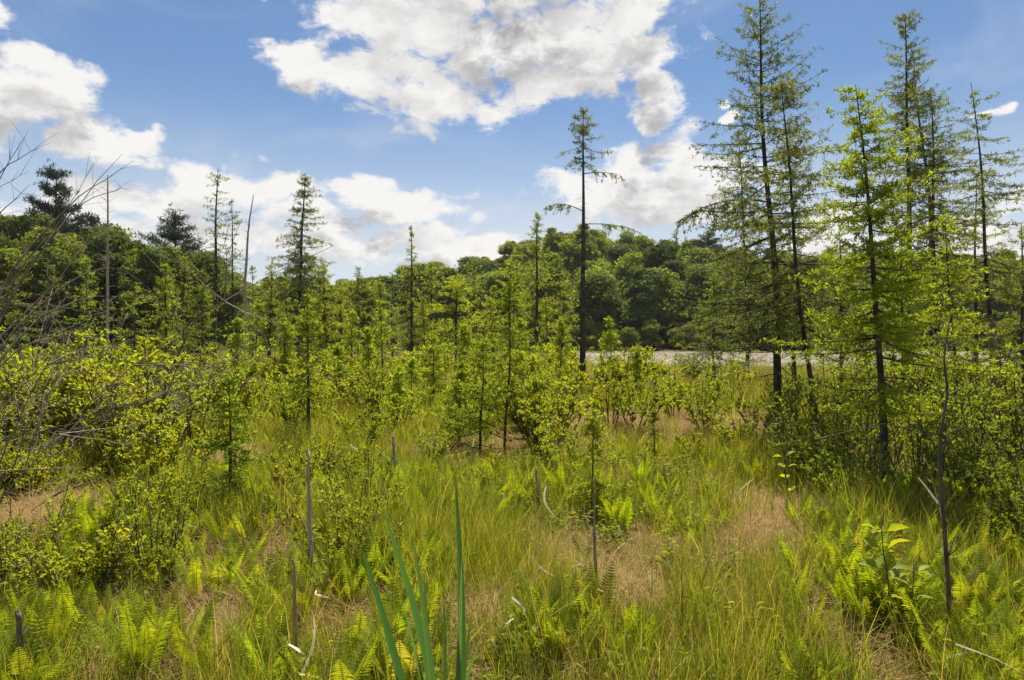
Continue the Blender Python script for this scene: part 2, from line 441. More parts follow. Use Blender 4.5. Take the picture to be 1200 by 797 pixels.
def ground():
    def axis(fine, lim, step, k):
        a = [0.0]
        while a[-1] < lim: a.append(a[-1]+(step if a[-1] < fine else step+(a[-1]-fine)*k))
        return np.array(a)
    xp = axis(9, 900, 0.16, 0.055); xs = np.concatenate([-xp[:0:-1], xp])
    yp = axis(14, 2200, 0.16, 0.045); ys = np.concatenate([-axis(2, 40, 0.5, 0.3)[:0:-1], yp])
    X, Y = np.meshgrid(xs, ys, indexing='ij')
    V = np.stack([X, Y, H(X, Y)], -1).reshape(-1, 3)
    nx, ny = len(xs), len(ys)
    i, j = np.meshgrid(np.arange(nx-1), np.arange(ny-1), indexing='ij')
    b = i*ny+j
    mb = MB(); mb.add(V, None, np.stack([b, b+ny, b+ny+1, b+1], -1).reshape(-1, 4))
    m = bpy.data.materials.new('peat_and_thatch'); m.use_nodes = True
    nt = m.node_tree; N, L = nt.nodes, nt.links; p = N['Principled BSDF']
    p.inputs['Roughness'].default_value = 1.0; p.inputs['Specular IOR Level'].default_value = 0.0
    tc = N.new('ShaderNodeTexCoord')
    n1 = N.new('ShaderNodeTexNoise'); n1.inputs['Scale'].default_value = 0.9; n1.inputs['Detail'].default_value = 5
    n2 = N.new('ShaderNodeTexNoise'); n2.inputs['Scale'].default_value = 26; n2.inputs['Detail'].default_value = 6; n2.inputs['Roughness'].default_value = 0.7
    for n in (n1, n2): L.new(tc.outputs['Object'], n.inputs['Vector'])
    r1 = N.new('ShaderNodeValToRGB'); e = r1.color_ramp.elements
    e[0].position = 0.38; e[0].color = (0.060, 0.040, 0.024, 1); e[1].position = 0.62; e[1].color = (0.21, 0.145, 0.075, 1)
    k = e.new(0.50); k.color = (0.10, 0.095, 0.035, 1)
    L.new(n1.outputs[0], r1.inputs[0])
    mx = N.new('ShaderNodeMix'); mx.data_type = 'RGBA'; mx.blend_type = 'MULTIPLY'; mx.inputs[0].default_value = 0.8
    r2 = N.new('ShaderNodeValToRGB'); r2.color_ramp.elements[0].position = 0.3; r2.color_ramp.elements[0].color = (0.45, 0.42, 0.4, 1); r2.color_ramp.elements[1].position = 0.7
    sx = N.new('ShaderNodeSeparateXYZ'); L.new(tc.outputs['Object'], sx.inputs[0])
    fl = N.new('ShaderNodeMapRange'); fl.inputs['From Min'].default_value = 0.16; fl.inputs['From Max'].default_value = 0.5; L.new(sx.outputs[2], fl.inputs['Value'])
    wm = N.new('ShaderNodeMix'); wm.data_type = 'RGBA'; wm.inputs[7].default_value = (0.045, 0.055, 0.018, 1)      # leafy woodland floor
    L.new(fl.outputs[0], wm.inputs[0]); L.new(r1.outputs[0], wm.inputs[6])
    L.new(n2.outputs[0], r2.inputs[0]); L.new(wm.outputs[2], mx.inputs[6]); L.new(r2.outputs[0], mx.inputs[7]); L.new(mx.outputs[2], p.inputs['Base Color'])
    b_ = N.new('ShaderNodeBump'); b_.inputs['Strength'].default_value = 0.8; b_.inputs['Distance'].default_value = 0.04
    L.new(n2.outputs[0], b_.inputs['Height']); L.new(b_.outputs[0], p.inputs['Normal'])
    tag(mb.obj('ground', m, smooth=True), 'peaty marsh ground with brown thatch rising to wooded hills', kind='structure')


ground()


def water():
    xs = np.linspace(-45, 140, 38); ys = np.linspace(28, 122, 24)
    X, Y = np.meshgrid(xs, ys, indexing='ij')
    V = np.stack([X, Y, np.full_like(X, -0.13)], -1).reshape(-1, 3)
    i, j = np.meshgrid(np.arange(37), np.arange(23), indexing='ij'); b = i*24+j
    mb = MB(); mb.add(V, None, np.stack([b, b+24, b+25, b+1], -1).reshape(-1, 4))
    m = bpy.data.materials.new('pond_water'); m.use_nodes = True
    nt = m.node_tree; N, L = nt.nodes, nt.links; p = N['Principled BSDF']
    p.inputs['Base Color'].default_value = (0.20, 0.18, 0.12, 1); p.inputs['Roughness'].default_value = 0.3; p.inputs['IOR'].default_value = 1.33
    tc = N.new('ShaderNodeTexCoord'); mp = N.new('ShaderNodeMapping'); mp.inputs['Scale'].default_value = (1.2, 3.0, 1)
    L.new(tc.outputs['Object'], mp.inputs[0])
    n = N.new('ShaderNodeTexNoise'); n.inputs['Scale'].default_value = 2.2; n.inputs['Detail'].default_value = 5
    L.new(mp.outputs[0], n.inputs['Vector'])
    b_ = N.new('ShaderNodeBump'); b_.inputs['Strength'].default_value = 0.25; b_.inputs['Distance'].default_value = 0.1
    L.new(n.outputs[0], b_.inputs['Height']); L.new(b_.outputs[0], p.inputs['Normal'])
    tag(mb.obj('pond_water', m), 'still pale pond beyond the marsh', kind='structure')
    # floating pads
    r = np.random.default_rng(41)
    x = r.uniform(-14, 128, 90000); y = r.uniform(38, 111, 90000)
    clump = np.sin(x*0.19)*np.sin(y*0.23+1)+0.5*np.sin(x*0.41+y*0.3)+r.normal(0, 0.35, 90000)
    keep = (pond(x, y) < 0.93) & (clump > -0.9)
    x, y = x[keep][:36000], y[keep][:36000]; n_ = len(x)
    rad = r.uniform(0.18, 0.42, n_); a0 = r.uniform(0, 6.28, n_)
    an = np.linspace(0.25, 6.03, 7)
    tilt = r.normal(0, 0.03, (n_, 2))
    V = [np.stack([x, y, np.full(n_, -0.112)], -1)]
    for a in an:
        cx_, cy_ = np.cos(a+a0), np.sin(a+a0)
        V.append(np.stack([x+rad*cx_, y+rad*cy_, -0.105+rad*np.abs(cx_*tilt[:, 0]+cy_*tilt[:, 1])], -1))
    V = np.stack(V, 1); b = np.arange(n_)*8
    tris = np.concatenate([np.stack([b, b+k, b+k+1], -1) for k in range(1, 7)])
    mp_ = leaf_mat('pad_leaf', (0.34, 0.315, 0.22), (0.43, 0.395, 0.28), 0.08, rough=0.7, spec=0.15)
    mb = MB(); mb.add(V.reshape(-1, 3), tris, None, np.repeat(r.uniform(0, 1, n_), 8))
    tag(mb.obj('floating_pads', mp_), 'pale floating lily pads covering the pond', 'lily pads', kind='stuff')


water()


# ------------------------------------------------------------------ conifers
def tamarack(label, px, d, top, px_top=None, r0=None, start=0.25, rad=0.8, nb=60, tuft=0.035, dens=1.0, mat='tam_near', seed=1, shape=0.8,
             droop=0.25, up=0.5, name='tamarack_tree', cat='tree', group=None, k=4, dead_low=6, bark='bark', specials=(), zbase=None, twig_len=0.34, wob=0.02, hang=0.0):
    """larch: tapered trunk, whorled limbs with twigs, needle tufts. rad = longest limb in metres; top = photo row of its tip"""
    r = np.random.default_rng(seed)
    bx, by = at(px, d), d
    bz = float(H(bx, by))-0.05 if zbase is None else zbase
    h = zt(top, d)-bz
    lean = (at(px_top, d)-bx) if px_top is not None else r.normal(0, 0.02)*h
    r0 = r0 or 0.011*h+0.008
    root = empty(name, (bx, by, bz)); tag(root, label, cat, group)
    far = d > 24
    # trunk
    m = 16; t = np.linspace(0, 1, m)
    ph = r.uniform(0, 6.28, 4)
    def axis(t):
        t = np.asarray(t)
        wx = wob*h*(np.sin(t*5+ph[0])-np.sin(ph[0]))*0.4+wob*h*0.25*(np.sin(t*11+ph[1])-np.sin(ph[1]))
        wy = wob*h*(np.sin(t*4+ph[2])-np.sin(ph[2]))*0.4
        return np.stack([lean*t**1.15+wx*(1-t*0.6), wy, t*h], -1)
    def rad_t(t): return r0*((1-t)**0.85*0.93+0.07)*(1+0.45*np.exp(-np.asarray(t)*h/0.18))
    mb = MB(); tubes(mb, axis(t), rad_t(t), 5 if far else 8)
    # limbs
    tt = start+(1-start)*(np.sort(r.uniform(0, 1, nb))**0.92)*0.985
    u = (tt-start)/(1-start)
    prof = np.minimum((1-u)**shape+0.05, 1.0)*np.where(u < 0.12, 0.55+u*3.7, 1)
    Ls = rad*prof*r.uniform(0.45, 1.2, nb)
    az = np.arange(nb)*2.39996+r.normal(0, 0.5, nb)
    el0 = -droop*(1-u)+up*u+r.normal(0, 0.14, nb)
    O = axis(tt)
    extra_dead = dead_low
    if extra_dead:
        td = r.uniform(max(0.06, start*0.35), max(start+0.1, 0.18), extra_dead)
        O = np.concatenate([O, axis(td)]); Ls = np.concatenate([Ls, rad*r.uniform(0.15, 0.5, extra_dead)])
        az = np.concatenate([az, r.uniform(0, 6.28, extra_dead)]); el0 = np.concatenate([el0, r.normal(-0.1, 0.2, extra_dead)])
        tt = np.concatenate([tt, td])
    nbt = len(O)
    live = np.arange(nbt) < nb
    for (sp_top, sp_len, sp_az, sp_el, sp_drop) in specials: pass
    mm = 7; s = np.linspace(0, 1, mm)
    Hd = np.stack([np.cos(az), np.sin(az), np.zeros(nbt)], -1)
    curve = r.uniform(0.06, 0.22, nbt)
    side = np.stack([-np.sin(az), np.cos(az), np.zeros(nbt)], -1)*r.normal(0, 0.08, nbt)[:, None]
    P = O[:, None, :]+Ls[:, None, None]*(Hd[:, None, :]*(np.cos(el0)[:, None]*s)[:, :, None]
        + np.array([0, 0, 1.0])*(np.sin(el0)[:, None]*s-curve[:, None]*np.sin(s*np.pi*0.9)[None]*0.7-hang*s**2)[:, :, None]
        + side[:, None, :]*(s**2)[None, :, None])
    br = np.minimum(rad_t(tt)*0.4, 0.003+Ls*0.008)[:, None]*(1-0.8*s)[None]
    wood = mb; tubes(wood, P, br, 3 if far else 4, cap=False)
    # twigs
    nt_ = max(3, int(round((5 if far else 9)*dens**0.5)))
    st = np.linspace(0.16, 0.97, nt_)[None, :]+r.normal(0, 0.03, (nbt, nt_)); st = np.clip(st, 0.08, 0.99)
    idx = st*(mm-1); i0 = np.clip(idx.astype(int), 0, mm-2); fr = (idx-i0)[..., None]
    bi = np.arange(nbt)[:, None]
    Q = P[bi, i0]*(1-fr)+P[bi, i0+1]*fr
    sg = np.where((np.arange(nt_) % 2) == 0, 1.0, -1.0)[None, :]*np.ones((nbt, 1))
    ta = az[:, None]+sg*r.uniform(0.5, 1.2, (nbt, nt_))
    Tl = (twig_len*Ls[:, None]*(1.05-st*0.75)*r.uniform(0.5, 1.2, (nbt, nt_)))
    te = r.normal(-0.18-hang*1.2, 0.30, (nbt, nt_))
    Td = np.stack([np.cos(ta)*np.cos(te), np.sin(ta)*np.cos(te), np.sin(te)], -1)
    tw_m = 4; ss = np.linspace(0, 1, tw_m)
    TP = Q[:, :, None, :]+Tl[:, :, None, None]*(Td[:, :, None, :]*ss[None, None, :, None]-np.array([0, 0, 1.0])*((ss**2)*(0.12+hang*0.6))[None, None, :, None])
    TPf = TP.reshape(-1, tw_m, 3)
    tr = np.maximum(0.0012 if not far else 0.004, br.mean(1)*0.25)
    tubes(wood, TPf, np.repeat(tr, nt_)[:, None]*np.linspace(1, 0.5, tw_m)[None], 3, cap=False)
    wood.obj('trunk', M[bark], root, smooth=True)
    # needle tufts along limbs and twigs
    tuft = tuft*1.4; spacing = tuft*0.62/dens
    pts = []; bias = []
    lv = np.repeat(live, nt_)
    Lf = Tl.reshape(-1)
    cnt = np.maximum(1, (Lf/spacing)).astype(int)*lv
    ii = np.repeat(np.arange(len(Lf)), cnt)
    q = r.uniform(0.05, 1.0, len(ii))*(tw_m-1); q0 = np.clip(q.astype(int), 0, tw_m-2); qf = (q-q0)[:, None]
    pts.append(TPf[ii, q0]*(1-qf)+TPf[ii, q0+1]*qf)
    cb = np.maximum(1, Ls/spacing*0.8).astype(int)*live
    ib = np.repeat(np.arange(nbt), cb)
    q = r.uniform(0.12, 1.0, len(ib))*(mm-1); q0 = np.clip(q.astype(int), 0, mm-2); qf = (q-q0)[:, None]
    pts.append(P[ib, q0]*(1-qf)+P[ib, q0+1]*qf)
    # leader
    tl = r.uniform(0.86 if h > 3 else 0.6, 1.0, int(max(8, 0.06*h/spacing)))
    pts.append(axis(tl))
    A = np.concatenate(pts)
    bt = r.uniform(0, 1, nbt+1)
    ti = np.concatenate([np.repeat(bt[:nbt], nt_)[ii], bt[ib], np.full(len(tl), 0.6)])
    ti = np.clip(ti*0.55+r.uniform(0, 0.5, len(A)), 0, 1)
    cr = MB(); tufts(cr, A, tuft, r, k=k, tint=ti, up=0.15-hang)
    cr.obj('crown', M[mat], root)
    return root


def bent_branch(root, z, length, az, el, fall, ntw, mat, seed, tuft=0.06, hang=0.45):
    """one conspicuous limb that stands alone and hangs at its tip"""
    r = np.random.default_rng(seed)
    s = np.linspace(0, 1, 9)
    hd = np.array([math.cos(az), math.sin(az), 0])
    P = hd*(length*s)[:, None]+np.array([0, 0, 1.0])*(z+length*(math.sin(el)*s*1.6-fall*s**2.4))[:, None]
    mb = MB(); tubes(mb, P, 0.015*(1-0.75*s)+0.003, 5)
    idx = r.uniform(0.3, 1.0, ntw)*8; i0 = np.clip(idx.astype(int), 0, 7); f = (idx-i0)[:, None]
    Q = P[i0]*(1-f)+P[i0+1]*f
    L = length*r.uniform(0.12, 0.34, ntw)
    D = np.stack([r.normal(hd[0]*0.3, 0.3, ntw), r.normal(0, 0.4, ntw), r.uniform(-1.0, -0.35, ntw)*hang*2], -1); D = unit(D)
    ss = np.linspace(0, 1, 4)
    TP = Q[:, None]+L[:, None, None]*D[:, None]*ss[None, :, None]
    tubes(mb, TP, np.full((ntw, 4), 0.004), 3, cap=False)
    b = mb.obj('branch', M['bark'], root)
    ii = np.repeat(np.arange(ntw), 9)
    w = r.uniform(0, 1, len(ii))[:, None]
    A = Q[ii]+L[ii][:, None]*D[ii]*w
    nm = MB(); tufts(nm, A, tuft, r, k=4, up=-0.2)
    nm.obj('needles', M[mat], b)


# ---- tall larch trees standing round the thicket
TALL = 'tall larches by the thicket'
t = tamarack('tallest feathery larch, straight trunk leaning slightly, top reaching highest of all', 914, 11.5, -4, 894, r0=0.075, start=0.24, rad=2.0, nb=140, tuft=0.042, dens=0.9,
             mat='tam_old', seed=11, shape=0.6, droop=0.1, up=0.75, hang=0.16, group=TALL, dead_low=10)
bent_branch(t, zt(232, 11.5), 1.7, math.pi*0.97, 0.16, 0.42, 40, 'tam_old', 3, 0.06, 0.5)
tamarack('thin larch with trunk slanting across just beside the tallest larch', 957, 9.4, 84, 912, r0=0.04, start=0.3, rad=1.35, nb=95, tuft=0.038, dens=0.85, mat='tam_old', seed=12, shape=0.6,
         droop=0.1, up=0.6, hang=0.15, group=TALL, dead_low=14)
tamarack('slender larch with bare lower trunk standing at the pond edge before the tallest larch', 875, 32, 150, 866, r0=0.1, start=0.45, rad=2.5, nb=84, tuft=0.085, dens=1.0, mat='tam_old', seed=13, hang=0.12, group=TALL, dead_low=18)
tamarack('larch at the pond edge half hidden behind the slanting larch', 931, 27, 150, 927, r0=0.09, start=0.36, rad=2.4, nb=84, tuft=0.08, dens=1.0, mat='tam_old', seed=14, hang=0.12, group=TALL, dead_low=16)
tamarack('bright green larch with flat level sprays and slanting dark trunk', 1038, 6.9, 100, 1000, r0=0.042, start=0.24, rad=1.0, nb=120, tuft=0.036, dens=1.25, mat='tam_near', seed=15,
         shape=0.55, droop=0.05, up=0.25, hang=0.04, group=TALL, dead_low=14, wob=0.012)
tamarack('tall dense larch with spiky leader, first of a row of three close trunks', 1072, 16, 18, 1055, r0=0.085, start=0.33, rad=1.8, nb=125, tuft=0.05, dens=0.9, mat='tam_old', seed=16, shape=0.6, up=0.7, hang=0.2, group=TALL, dead_low=14)
tamarack('middle larch of three close trunks, its top bending outward', 1092, 17, 62, 1076, r0=0.075, start=0.38, rad=1.6, nb=90, tuft=0.05, dens=0.85, mat='tam_old', seed=17, shape=0.6, up=0.8, hang=0.2, group=TALL, dead_low=12, wob=0.03)
tamarack('last larch of three close trunks, shorter with drooping sprays', 1100, 15, 104, 1086, r0=0.065, start=0.35, rad=1.9, nb=84, tuft=0.048, dens=0.85, mat='tam_old', seed=18, shape=0.6, up=0.6, hang=0.2, group=TALL, dead_low=10)
tamarack('open thin larch with long bare limbs and leaning trunk beside the broken stub', 1172, 12.6, 98, 1134, r0=0.05, start=0.40, rad=1.65, nb=56, tuft=0.042, dens=0.85, mat='tam_old', seed=19, up=0.3, hang=0.06, group=TALL, dead_low=18)
tamarack('slim larch behind the open thin larch', 1148, 18, 205, 1142, r0=0.06, start=0.3, rad=1.6, nb=56, tuft=0.05, dens=1.0, mat='tam_mid', seed=20, hang=0.08, group=TALL, dead_low=12)
tamarack('young bright larch with layered sprays among the three close trunks', 1120, 10, 250, 1108, r0=0.035, start=0.25, rad=1.05, nb=60, tuft=0.042, dens=1.0, mat='tam_near', seed=21, up=0.3, group=TALL)
tamarack('larch at the edge of the view reaching limbs toward the open thin larch', 1262, 10.5, 150, 1240, r0=0.07, start=0.3, rad=1.35, nb=64, tuft=0.042, dens=0.8, mat='tam_mid', seed=22, up=0.3, hang=0.08, group=TALL)
tamarack('low bright larch spreading wide sprays behind the bright green larch', 985, 14, 262, 980, r0=0.05, start=0.2, rad=1.25, nb=56, tuft=0.045, dens=0.95, mat='tam_near', seed=23, up=0.25, group=TALL)
tamarack('leafy half-grown larch between the slanting larch and the bright one', 1062, 12, 268, 1058, r0=0.05, start=0.22, rad=1.2, nb=60, tuft=0.045, dens=1.0, mat='tam_near', seed=24, up=0.25, group=TALL)
tamarack('half-grown larch with pale sprays beside the broken stub', 1200, 14, 262, 1196, r0=0.05, start=0.2, rad=1.2, nb=56, tuft=0.045, dens=0.95, mat='tam_mid', seed=25, up=0.25, group=TALL)
tamarack('low spreading larch in front of the slender pond-edge larch', 838, 26, 318, 836, r0=0.06, start=0.15, rad=2.2, nb=60, tuft=0.075, dens=0.9, mat='tam_mid', seed=26, up=0.2, group=TALL)

# ---- lone tree with tuft top
t = tamarack('lone bare-stemmed larch with a small tuft of a crown and two hooked limbs', 682, 24, 128, 684, r0=0.12, start=0.80, rad=1.0, nb=34, tuft=0.085, dens=0.75, mat='tam_old', seed=31,
             shape=0.45, droop=0.0, up=0.5, hang=0.25, dead_low=34, wob=0.006)
bent_branch(t, zt(246, 24), 1.25, math.pi, 0.33, 0.42, 22, 'tam_mid', 5, 0.07)
bent_branch(t, zt(203, 24), 1.35, 0.05, 0.10, 0.18, 14, 'tam_old', 6, 0.07)
bent_branch(t, zt(262, 24), 1.9, 0.15, 0.05, 0.16, 24, 'tam_mid', 8, 0.07, 0.2)
bent_branch(t, zt(300, 24), 1.1, math.pi*0.9, 0.05, 0.2, 10, 'tam_mid', 9, 0.07, 0.2)

# ---- middle-distance larches and saplings, each with its own look
tamarack('slim young larch with dark straight stem rising behind the grey dead stem', 362, 10.5, 345, 360, r0=0.032, start=0.22, rad=0.55, nb=70, tuft=0.04, dens=0.9, mat='tam_near', seed=33, up=0.35, wob=0.006)
tamarack('broad bright larch with layered sprays beside the tall dark larch', 381, 34, 308, 380, r0=0.09, start=0.12, rad=2.0, nb=80, tuft=0.09, dens=1.15, mat='tam_near', seed=34, up=0.3, shape=0.65)
tamarack('tall dark larch with dense drooping crown rising above the trees around it', 350, 46, 203, 358, r0=0.19, start=0.35, rad=2.5, nb=120, tuft=0.13, dens=1.0, mat='tam_old', seed=35, up=0.5, hang=0.18, shape=0.6)
tamarack('tall ragged larch with narrow sparse crown next to the bent grey snag', 251, 42, 196, 256, r0=0.17, start=0.42, rad=1.35, nb=70, tuft=0.11, dens=0.6, mat='tam_old', seed=36, hang=0.2, shape=0.35, dead_low=24)
tamarack('thinner sparse larch close behind the tall ragged larch', 270, 46, 234, 271, r0=0.12, start=0.5, rad=1.3, nb=54, tuft=0.11, dens=0.6, mat='tam_old', seed=37, hang=0.15, shape=0.5, dead_low=14)
tamarack('dense half-grown larch with dark trunk beside the bent grey snag', 317, 34, 304, 318, r0=0.12, start=0.25, rad=1.75, nb=80, tuft=0.085, dens=1.0, mat='tam_mid', seed=38, up=0.3, shape=0.6)
tamarack('bright conical larch standing below the dark pine', 195, 40, 308, 194, r0=0.09, start=0.12, rad=1.9, nb=80, tuft=0.10, dens=1.1, mat='tam_near', seed=39, up=0.3)
tamarack('larch with a thin bare tip and wide lower sprays', 482, 33, 264, 482, r0=0.10, start=0.20, rad=2.1, nb=74, tuft=0.085, dens=0.9, mat='tam_mid', seed=40, shape=1.5, up=0.3, wob=0.004)
tamarack('short larch with flat shelf-like limbs and dark bent stem', 531, 23, 322, 536, r0=0.07, start=0.35, rad=1.5, nb=64, tuft=0.065, dens=0.85, mat='tam_near', seed=41, up=0.1, droop=0.05, shape=0.55)
tamarack('thin young larch with bare middle stem between two saplings', 592, 10, 305, 598, r0=0.022, start=0.30, rad=0.75, nb=60, tuft=0.042, dens=0.8, mat='tam_near', seed=42, up=0.25)
tamarack('fresh green larch sapling with wide feathery sprays beside a thin young larch', 562, 9.4, 398, 566, r0=0.022, start=0.08, rad=0.8, nb=58, tuft=0.042, dens=0.85, mat='tam_near', seed=43, up=0.35, name='tamarack_sapling', cat='sapling')
tamarack('tall leafy larch before the hill, broad crown with bare tip', 630, 45, 249, 631, r0=0.15, start=0.15, rad=3.0, nb=100, tuft=0.12, dens=1.0, mat='tam_mid', seed=44, shape=1.0, up=0.4)
tamarack('small larch sapling beside the tall brown stalk', 694, 6.6, 468, 695, r0=0.012, start=0.22, rad=0.42, nb=44, tuft=0.034, dens=0.9, mat='tam_near', seed=45, up=0.3, name='tamarack_sapling', cat='sapling')
tamarack('lush dark green larch sapling with soft tiers among the ferns', 270, 6.4, 438, 270, r0=0.02, start=0.10, rad=0.56, nb=62, tuft=0.034, dens=1.05, mat='tam_mid', seed=46, up=0.2, shape=0.7, name='tamarack_sapling', cat='sapling')
tamarack('wispy larch sapling below the larch with a thin bare tip', 481, 15, 420, 482, r0=0.02, start=0.15, rad=0.65, nb=46, tuft=0.05, dens=0.8, mat='tam_near', seed=47, name='tamarack_sapling', cat='sapling')
tamarack('wispy thin sapling standing in the sedge before the pond', 768, 8.5, 470, 766, r0=0.012, start=0.3, rad=0.22, nb=22, tuft=0.03, dens=0.8, mat='tam_near', seed=48, name='tamarack_sapling', cat='sapling')
MID = [(432, 20, 385), (448, 26, 352), (508, 17, 392), (545, 18, 380), (612, 16, 372), (578, 25, 350), (655, 20, 372), (640, 28, 345), (410, 27, 362), (398, 16, 402), (334, 22, 372), (300, 27, 352), (276, 24, 372), (720, 26, 372), (745, 18, 405), (500, 27, 348), (466, 13, 430), (538, 11, 425), (628, 9.5, 440), (610, 12, 412)]
for i, (px, d, top) in enumerate(MID):
    rr = np.random.default_rng(900+i)
    hh = zt(top, d)
    tamarack('slender young larch in the mid-marsh '+('near the bent grey snag' if px < 350 else 'beside the broad bright larch' if px < 460 else 'among the shelf-limbed larch and saplings' if px < 600 else 'around the lone bare-stemmed larch'), px, d, top, px+rr.normal(0, 3),
             r0=0.012+0.008*hh, start=0.1, rad=(0.30+0.2*hh)*rr.uniform(0.8, 1.15), nb=50, tuft=0.022+0.0028*d, dens=0.72, mat='tam_near', seed=900+i, up=0.35, shape=0.7, group='young larches in the mid-marsh', dead_low=3, name='tamarack_sapling', cat='sapling')
BELT = 'larches along the marsh edge'
r = np.random.default_rng(5)
for i, (px, d, top, mt) in enumerate([(158, 44, 292, 'tam_mid'), (215, 52, 300, 'tam_mid'), (236, 40, 332, 'tam_mid'), (296, 50, 312, 'tam_old'), (420, 52, 312, 'tam_mid'),
                                      (446, 44, 330, 'tam_mid'), (505, 48, 306, 'tam_mid'), (556, 44, 300, 'tam_mid'), (578, 40, 335, 'tam_near'), (605, 50, 290, 'tam_mid'),
                                      (460, 56, 318, 'tam_old'), (400, 46, 335, 'tam_near'), (335, 54, 318, 'tam_mid'), (660, 42, 330, 'tam_mid'), (100, 46, 300, 'tam_mid'), (60, 50, 310, 'tam_old'), (20, 44, 290, 'tam_mid')]):
    tamarack('green larch in the belt along the marsh edge '+('by the near wood' if px < 240 else 'near the tall dark larch' if px < 450 else 'below the wooded hill'), px, d, top, px, r0=0.09, start=0.12, rad=2.1*r.uniform(0.8, 1.15), nb=60, tuft=0.12, dens=0.78, mat=mt, seed=60+i,
             up=0.35, shape=0.75, group=BELT, bark='bark_far')


# ------------------------------------------------------------------ dead snags and stubs
def snag(label, pts, radii, mat, side_twigs=0, seed=1, name='dead_snag', cat='snag', tw=0.4, base=None, part='stem', twr=0.006):
    """dead stem through world points pts (first one on the ground)"""
    r = np.random.default_rng(seed)
    pts = np.asarray(pts, float); o = pts[0].copy()
    root = empty(name, o); tag(root, label, cat)
    k = np.linspace(0, len(pts)-1, 18); i0 = np.clip(k.astype(int), 0, len(pts)-2); f = (k-i0)[:, None]
    f = f*f*(3-2*f)*0.35+f*0.65
    P = pts[i0]*(1-f)+pts[i0+1]*f-o
    P[1:-1] += r.normal(0, np.mean(radii)*0.14, (16, 3))*np.array([1, 1, 0])
    R = np.interp(np.linspace(0, 1, 18), np.linspace(0, 1, len(radii)), radii)*r.uniform(0.9, 1.1, 18)
    mb = MB(); tubes(mb, P, R, 8)
    # splintered broken end
    e = P[-1]; re = R[-1]
    for a in r.uniform(0, 6.28, 5):
        q = e+np.array([math.cos(a), math.sin(a), 0])*re*0.6
        tubes(mb, np.array([q-[0, 0, re], q+[r.normal(0, re*.2), r.normal(0, re*.2), re*r.uniform(0.6, 2.2)]]), np.array([re*0.5, re*0.08]), 4)
    mb.obj(part, M[mat], root, smooth=True)
    for j in range(side_twigs):
        t_ = r.uniform(0.2, 0.97); q = P[int(t_*17)]
        a = r.uniform(0, 6.28); L = tw*r.uniform(0.4, 1.0)
        s = np.linspace(0, 1, 6)
        d_ = np.array([math.cos(a), math.sin(a), r.uniform(0.25, 1.0)])
        B = q+d_*(s*L)[:, None]+np.cumsum(r.normal(0, L*0.03, (6, 3)), 0)*s[:, None]
        tb = MB(); tubes(tb, B, twr*(1-0.7*s), 4)
        tb.obj('twig', M[mat], root)
    return root


def gp(px, d, py=None):
    """point in front of pixel px at depth d: on the ground, or at photo row py"""
    x = at(px, d); return (x, d, float(H(x, d))-0.03 if py is None else zt(py, d))


snag('bare grey snag with a slight bend standing between the ragged larch and the dense one', [gp(288, 38), gp(287, 38, 330), gp(291, 38, 270), gp(297, 38, 228)], [0.10, 0.08, 0.05, 0.018], 'deadwood', 10, 3, tw=0.7, twr=0.02)
snag('straight thin dead pole rising over the dark wood', [gp(126, 33), gp(126, 33, 300), gp(126.5, 33, 205)], [0.075, 0.055, 0.028], 'deadwood', 26, 4, tw=0.55, twr=0.012)
snag('weathered broken stub with pale hollow top beside the leaning open larch', [gp(1167, 11.8), gp(1166, 11.8, 440), gp(1163, 11.8, 378)], [0.075, 0.065, 0.06], 'rot', 2, 5, name='broken_stub', tw=0.3)
snag('upright grey dead stem standing in the ferns', [gp(367, 4.3), gp(363, 4.3, 620), gp(361, 4.3, 528)], [0.019, 0.015, 0.007], 'deadwood', 5, 6, name='standing_deadwood', cat='deadwood', tw=0.12)
snag('tall reddish brown stalk standing in the sedge', [gp(700, 4.3), gp(697, 4.3, 640), gp(696, 4.3, 560)], [0.013, 0.010, 0.005], 'rot', 4, 7, name='standing_deadwood', cat='deadwood', tw=0.2, twr=0.004)
snag('short grey stump post in thin grass', [gp(632, 6.8), gp(631, 6.8, 585), gp(628, 6.8, 548)], [0.024, 0.02, 0.012], 'deadwood', 3, 8, name='standing_deadwood', cat='deadwood', tw=0.15)
snag('slim grey rotted post in front of the wispy sapling', [gp(463, 7.4), gp(462, 7.4, 540), gp(461, 7.4, 510)], [0.024, 0.02, 0.011], 'deadwood', 2, 9, name='standing_deadwood', cat='deadwood')
snag('dark crooked broken stick poking up through grass by the ferns', [gp(30, 3.0), gp(27, 3.0, 780), gp(21, 3.0, 718)], [0.016, 0.014, 0.012], 'twig', 2, 10, name='broken_stick', cat='stick', tw=0.12, twr=0.005)
snag('tan dead reed stalk standing beside the grey dead stem', [gp(347, 3.1), gp(346, 3.1, 730), gp(344, 3.1, 655)], [0.011, 0.009, 0.006], 'rot', 1, 12, name='dead_reed', cat='reed', tw=0.12, twr=0.003)
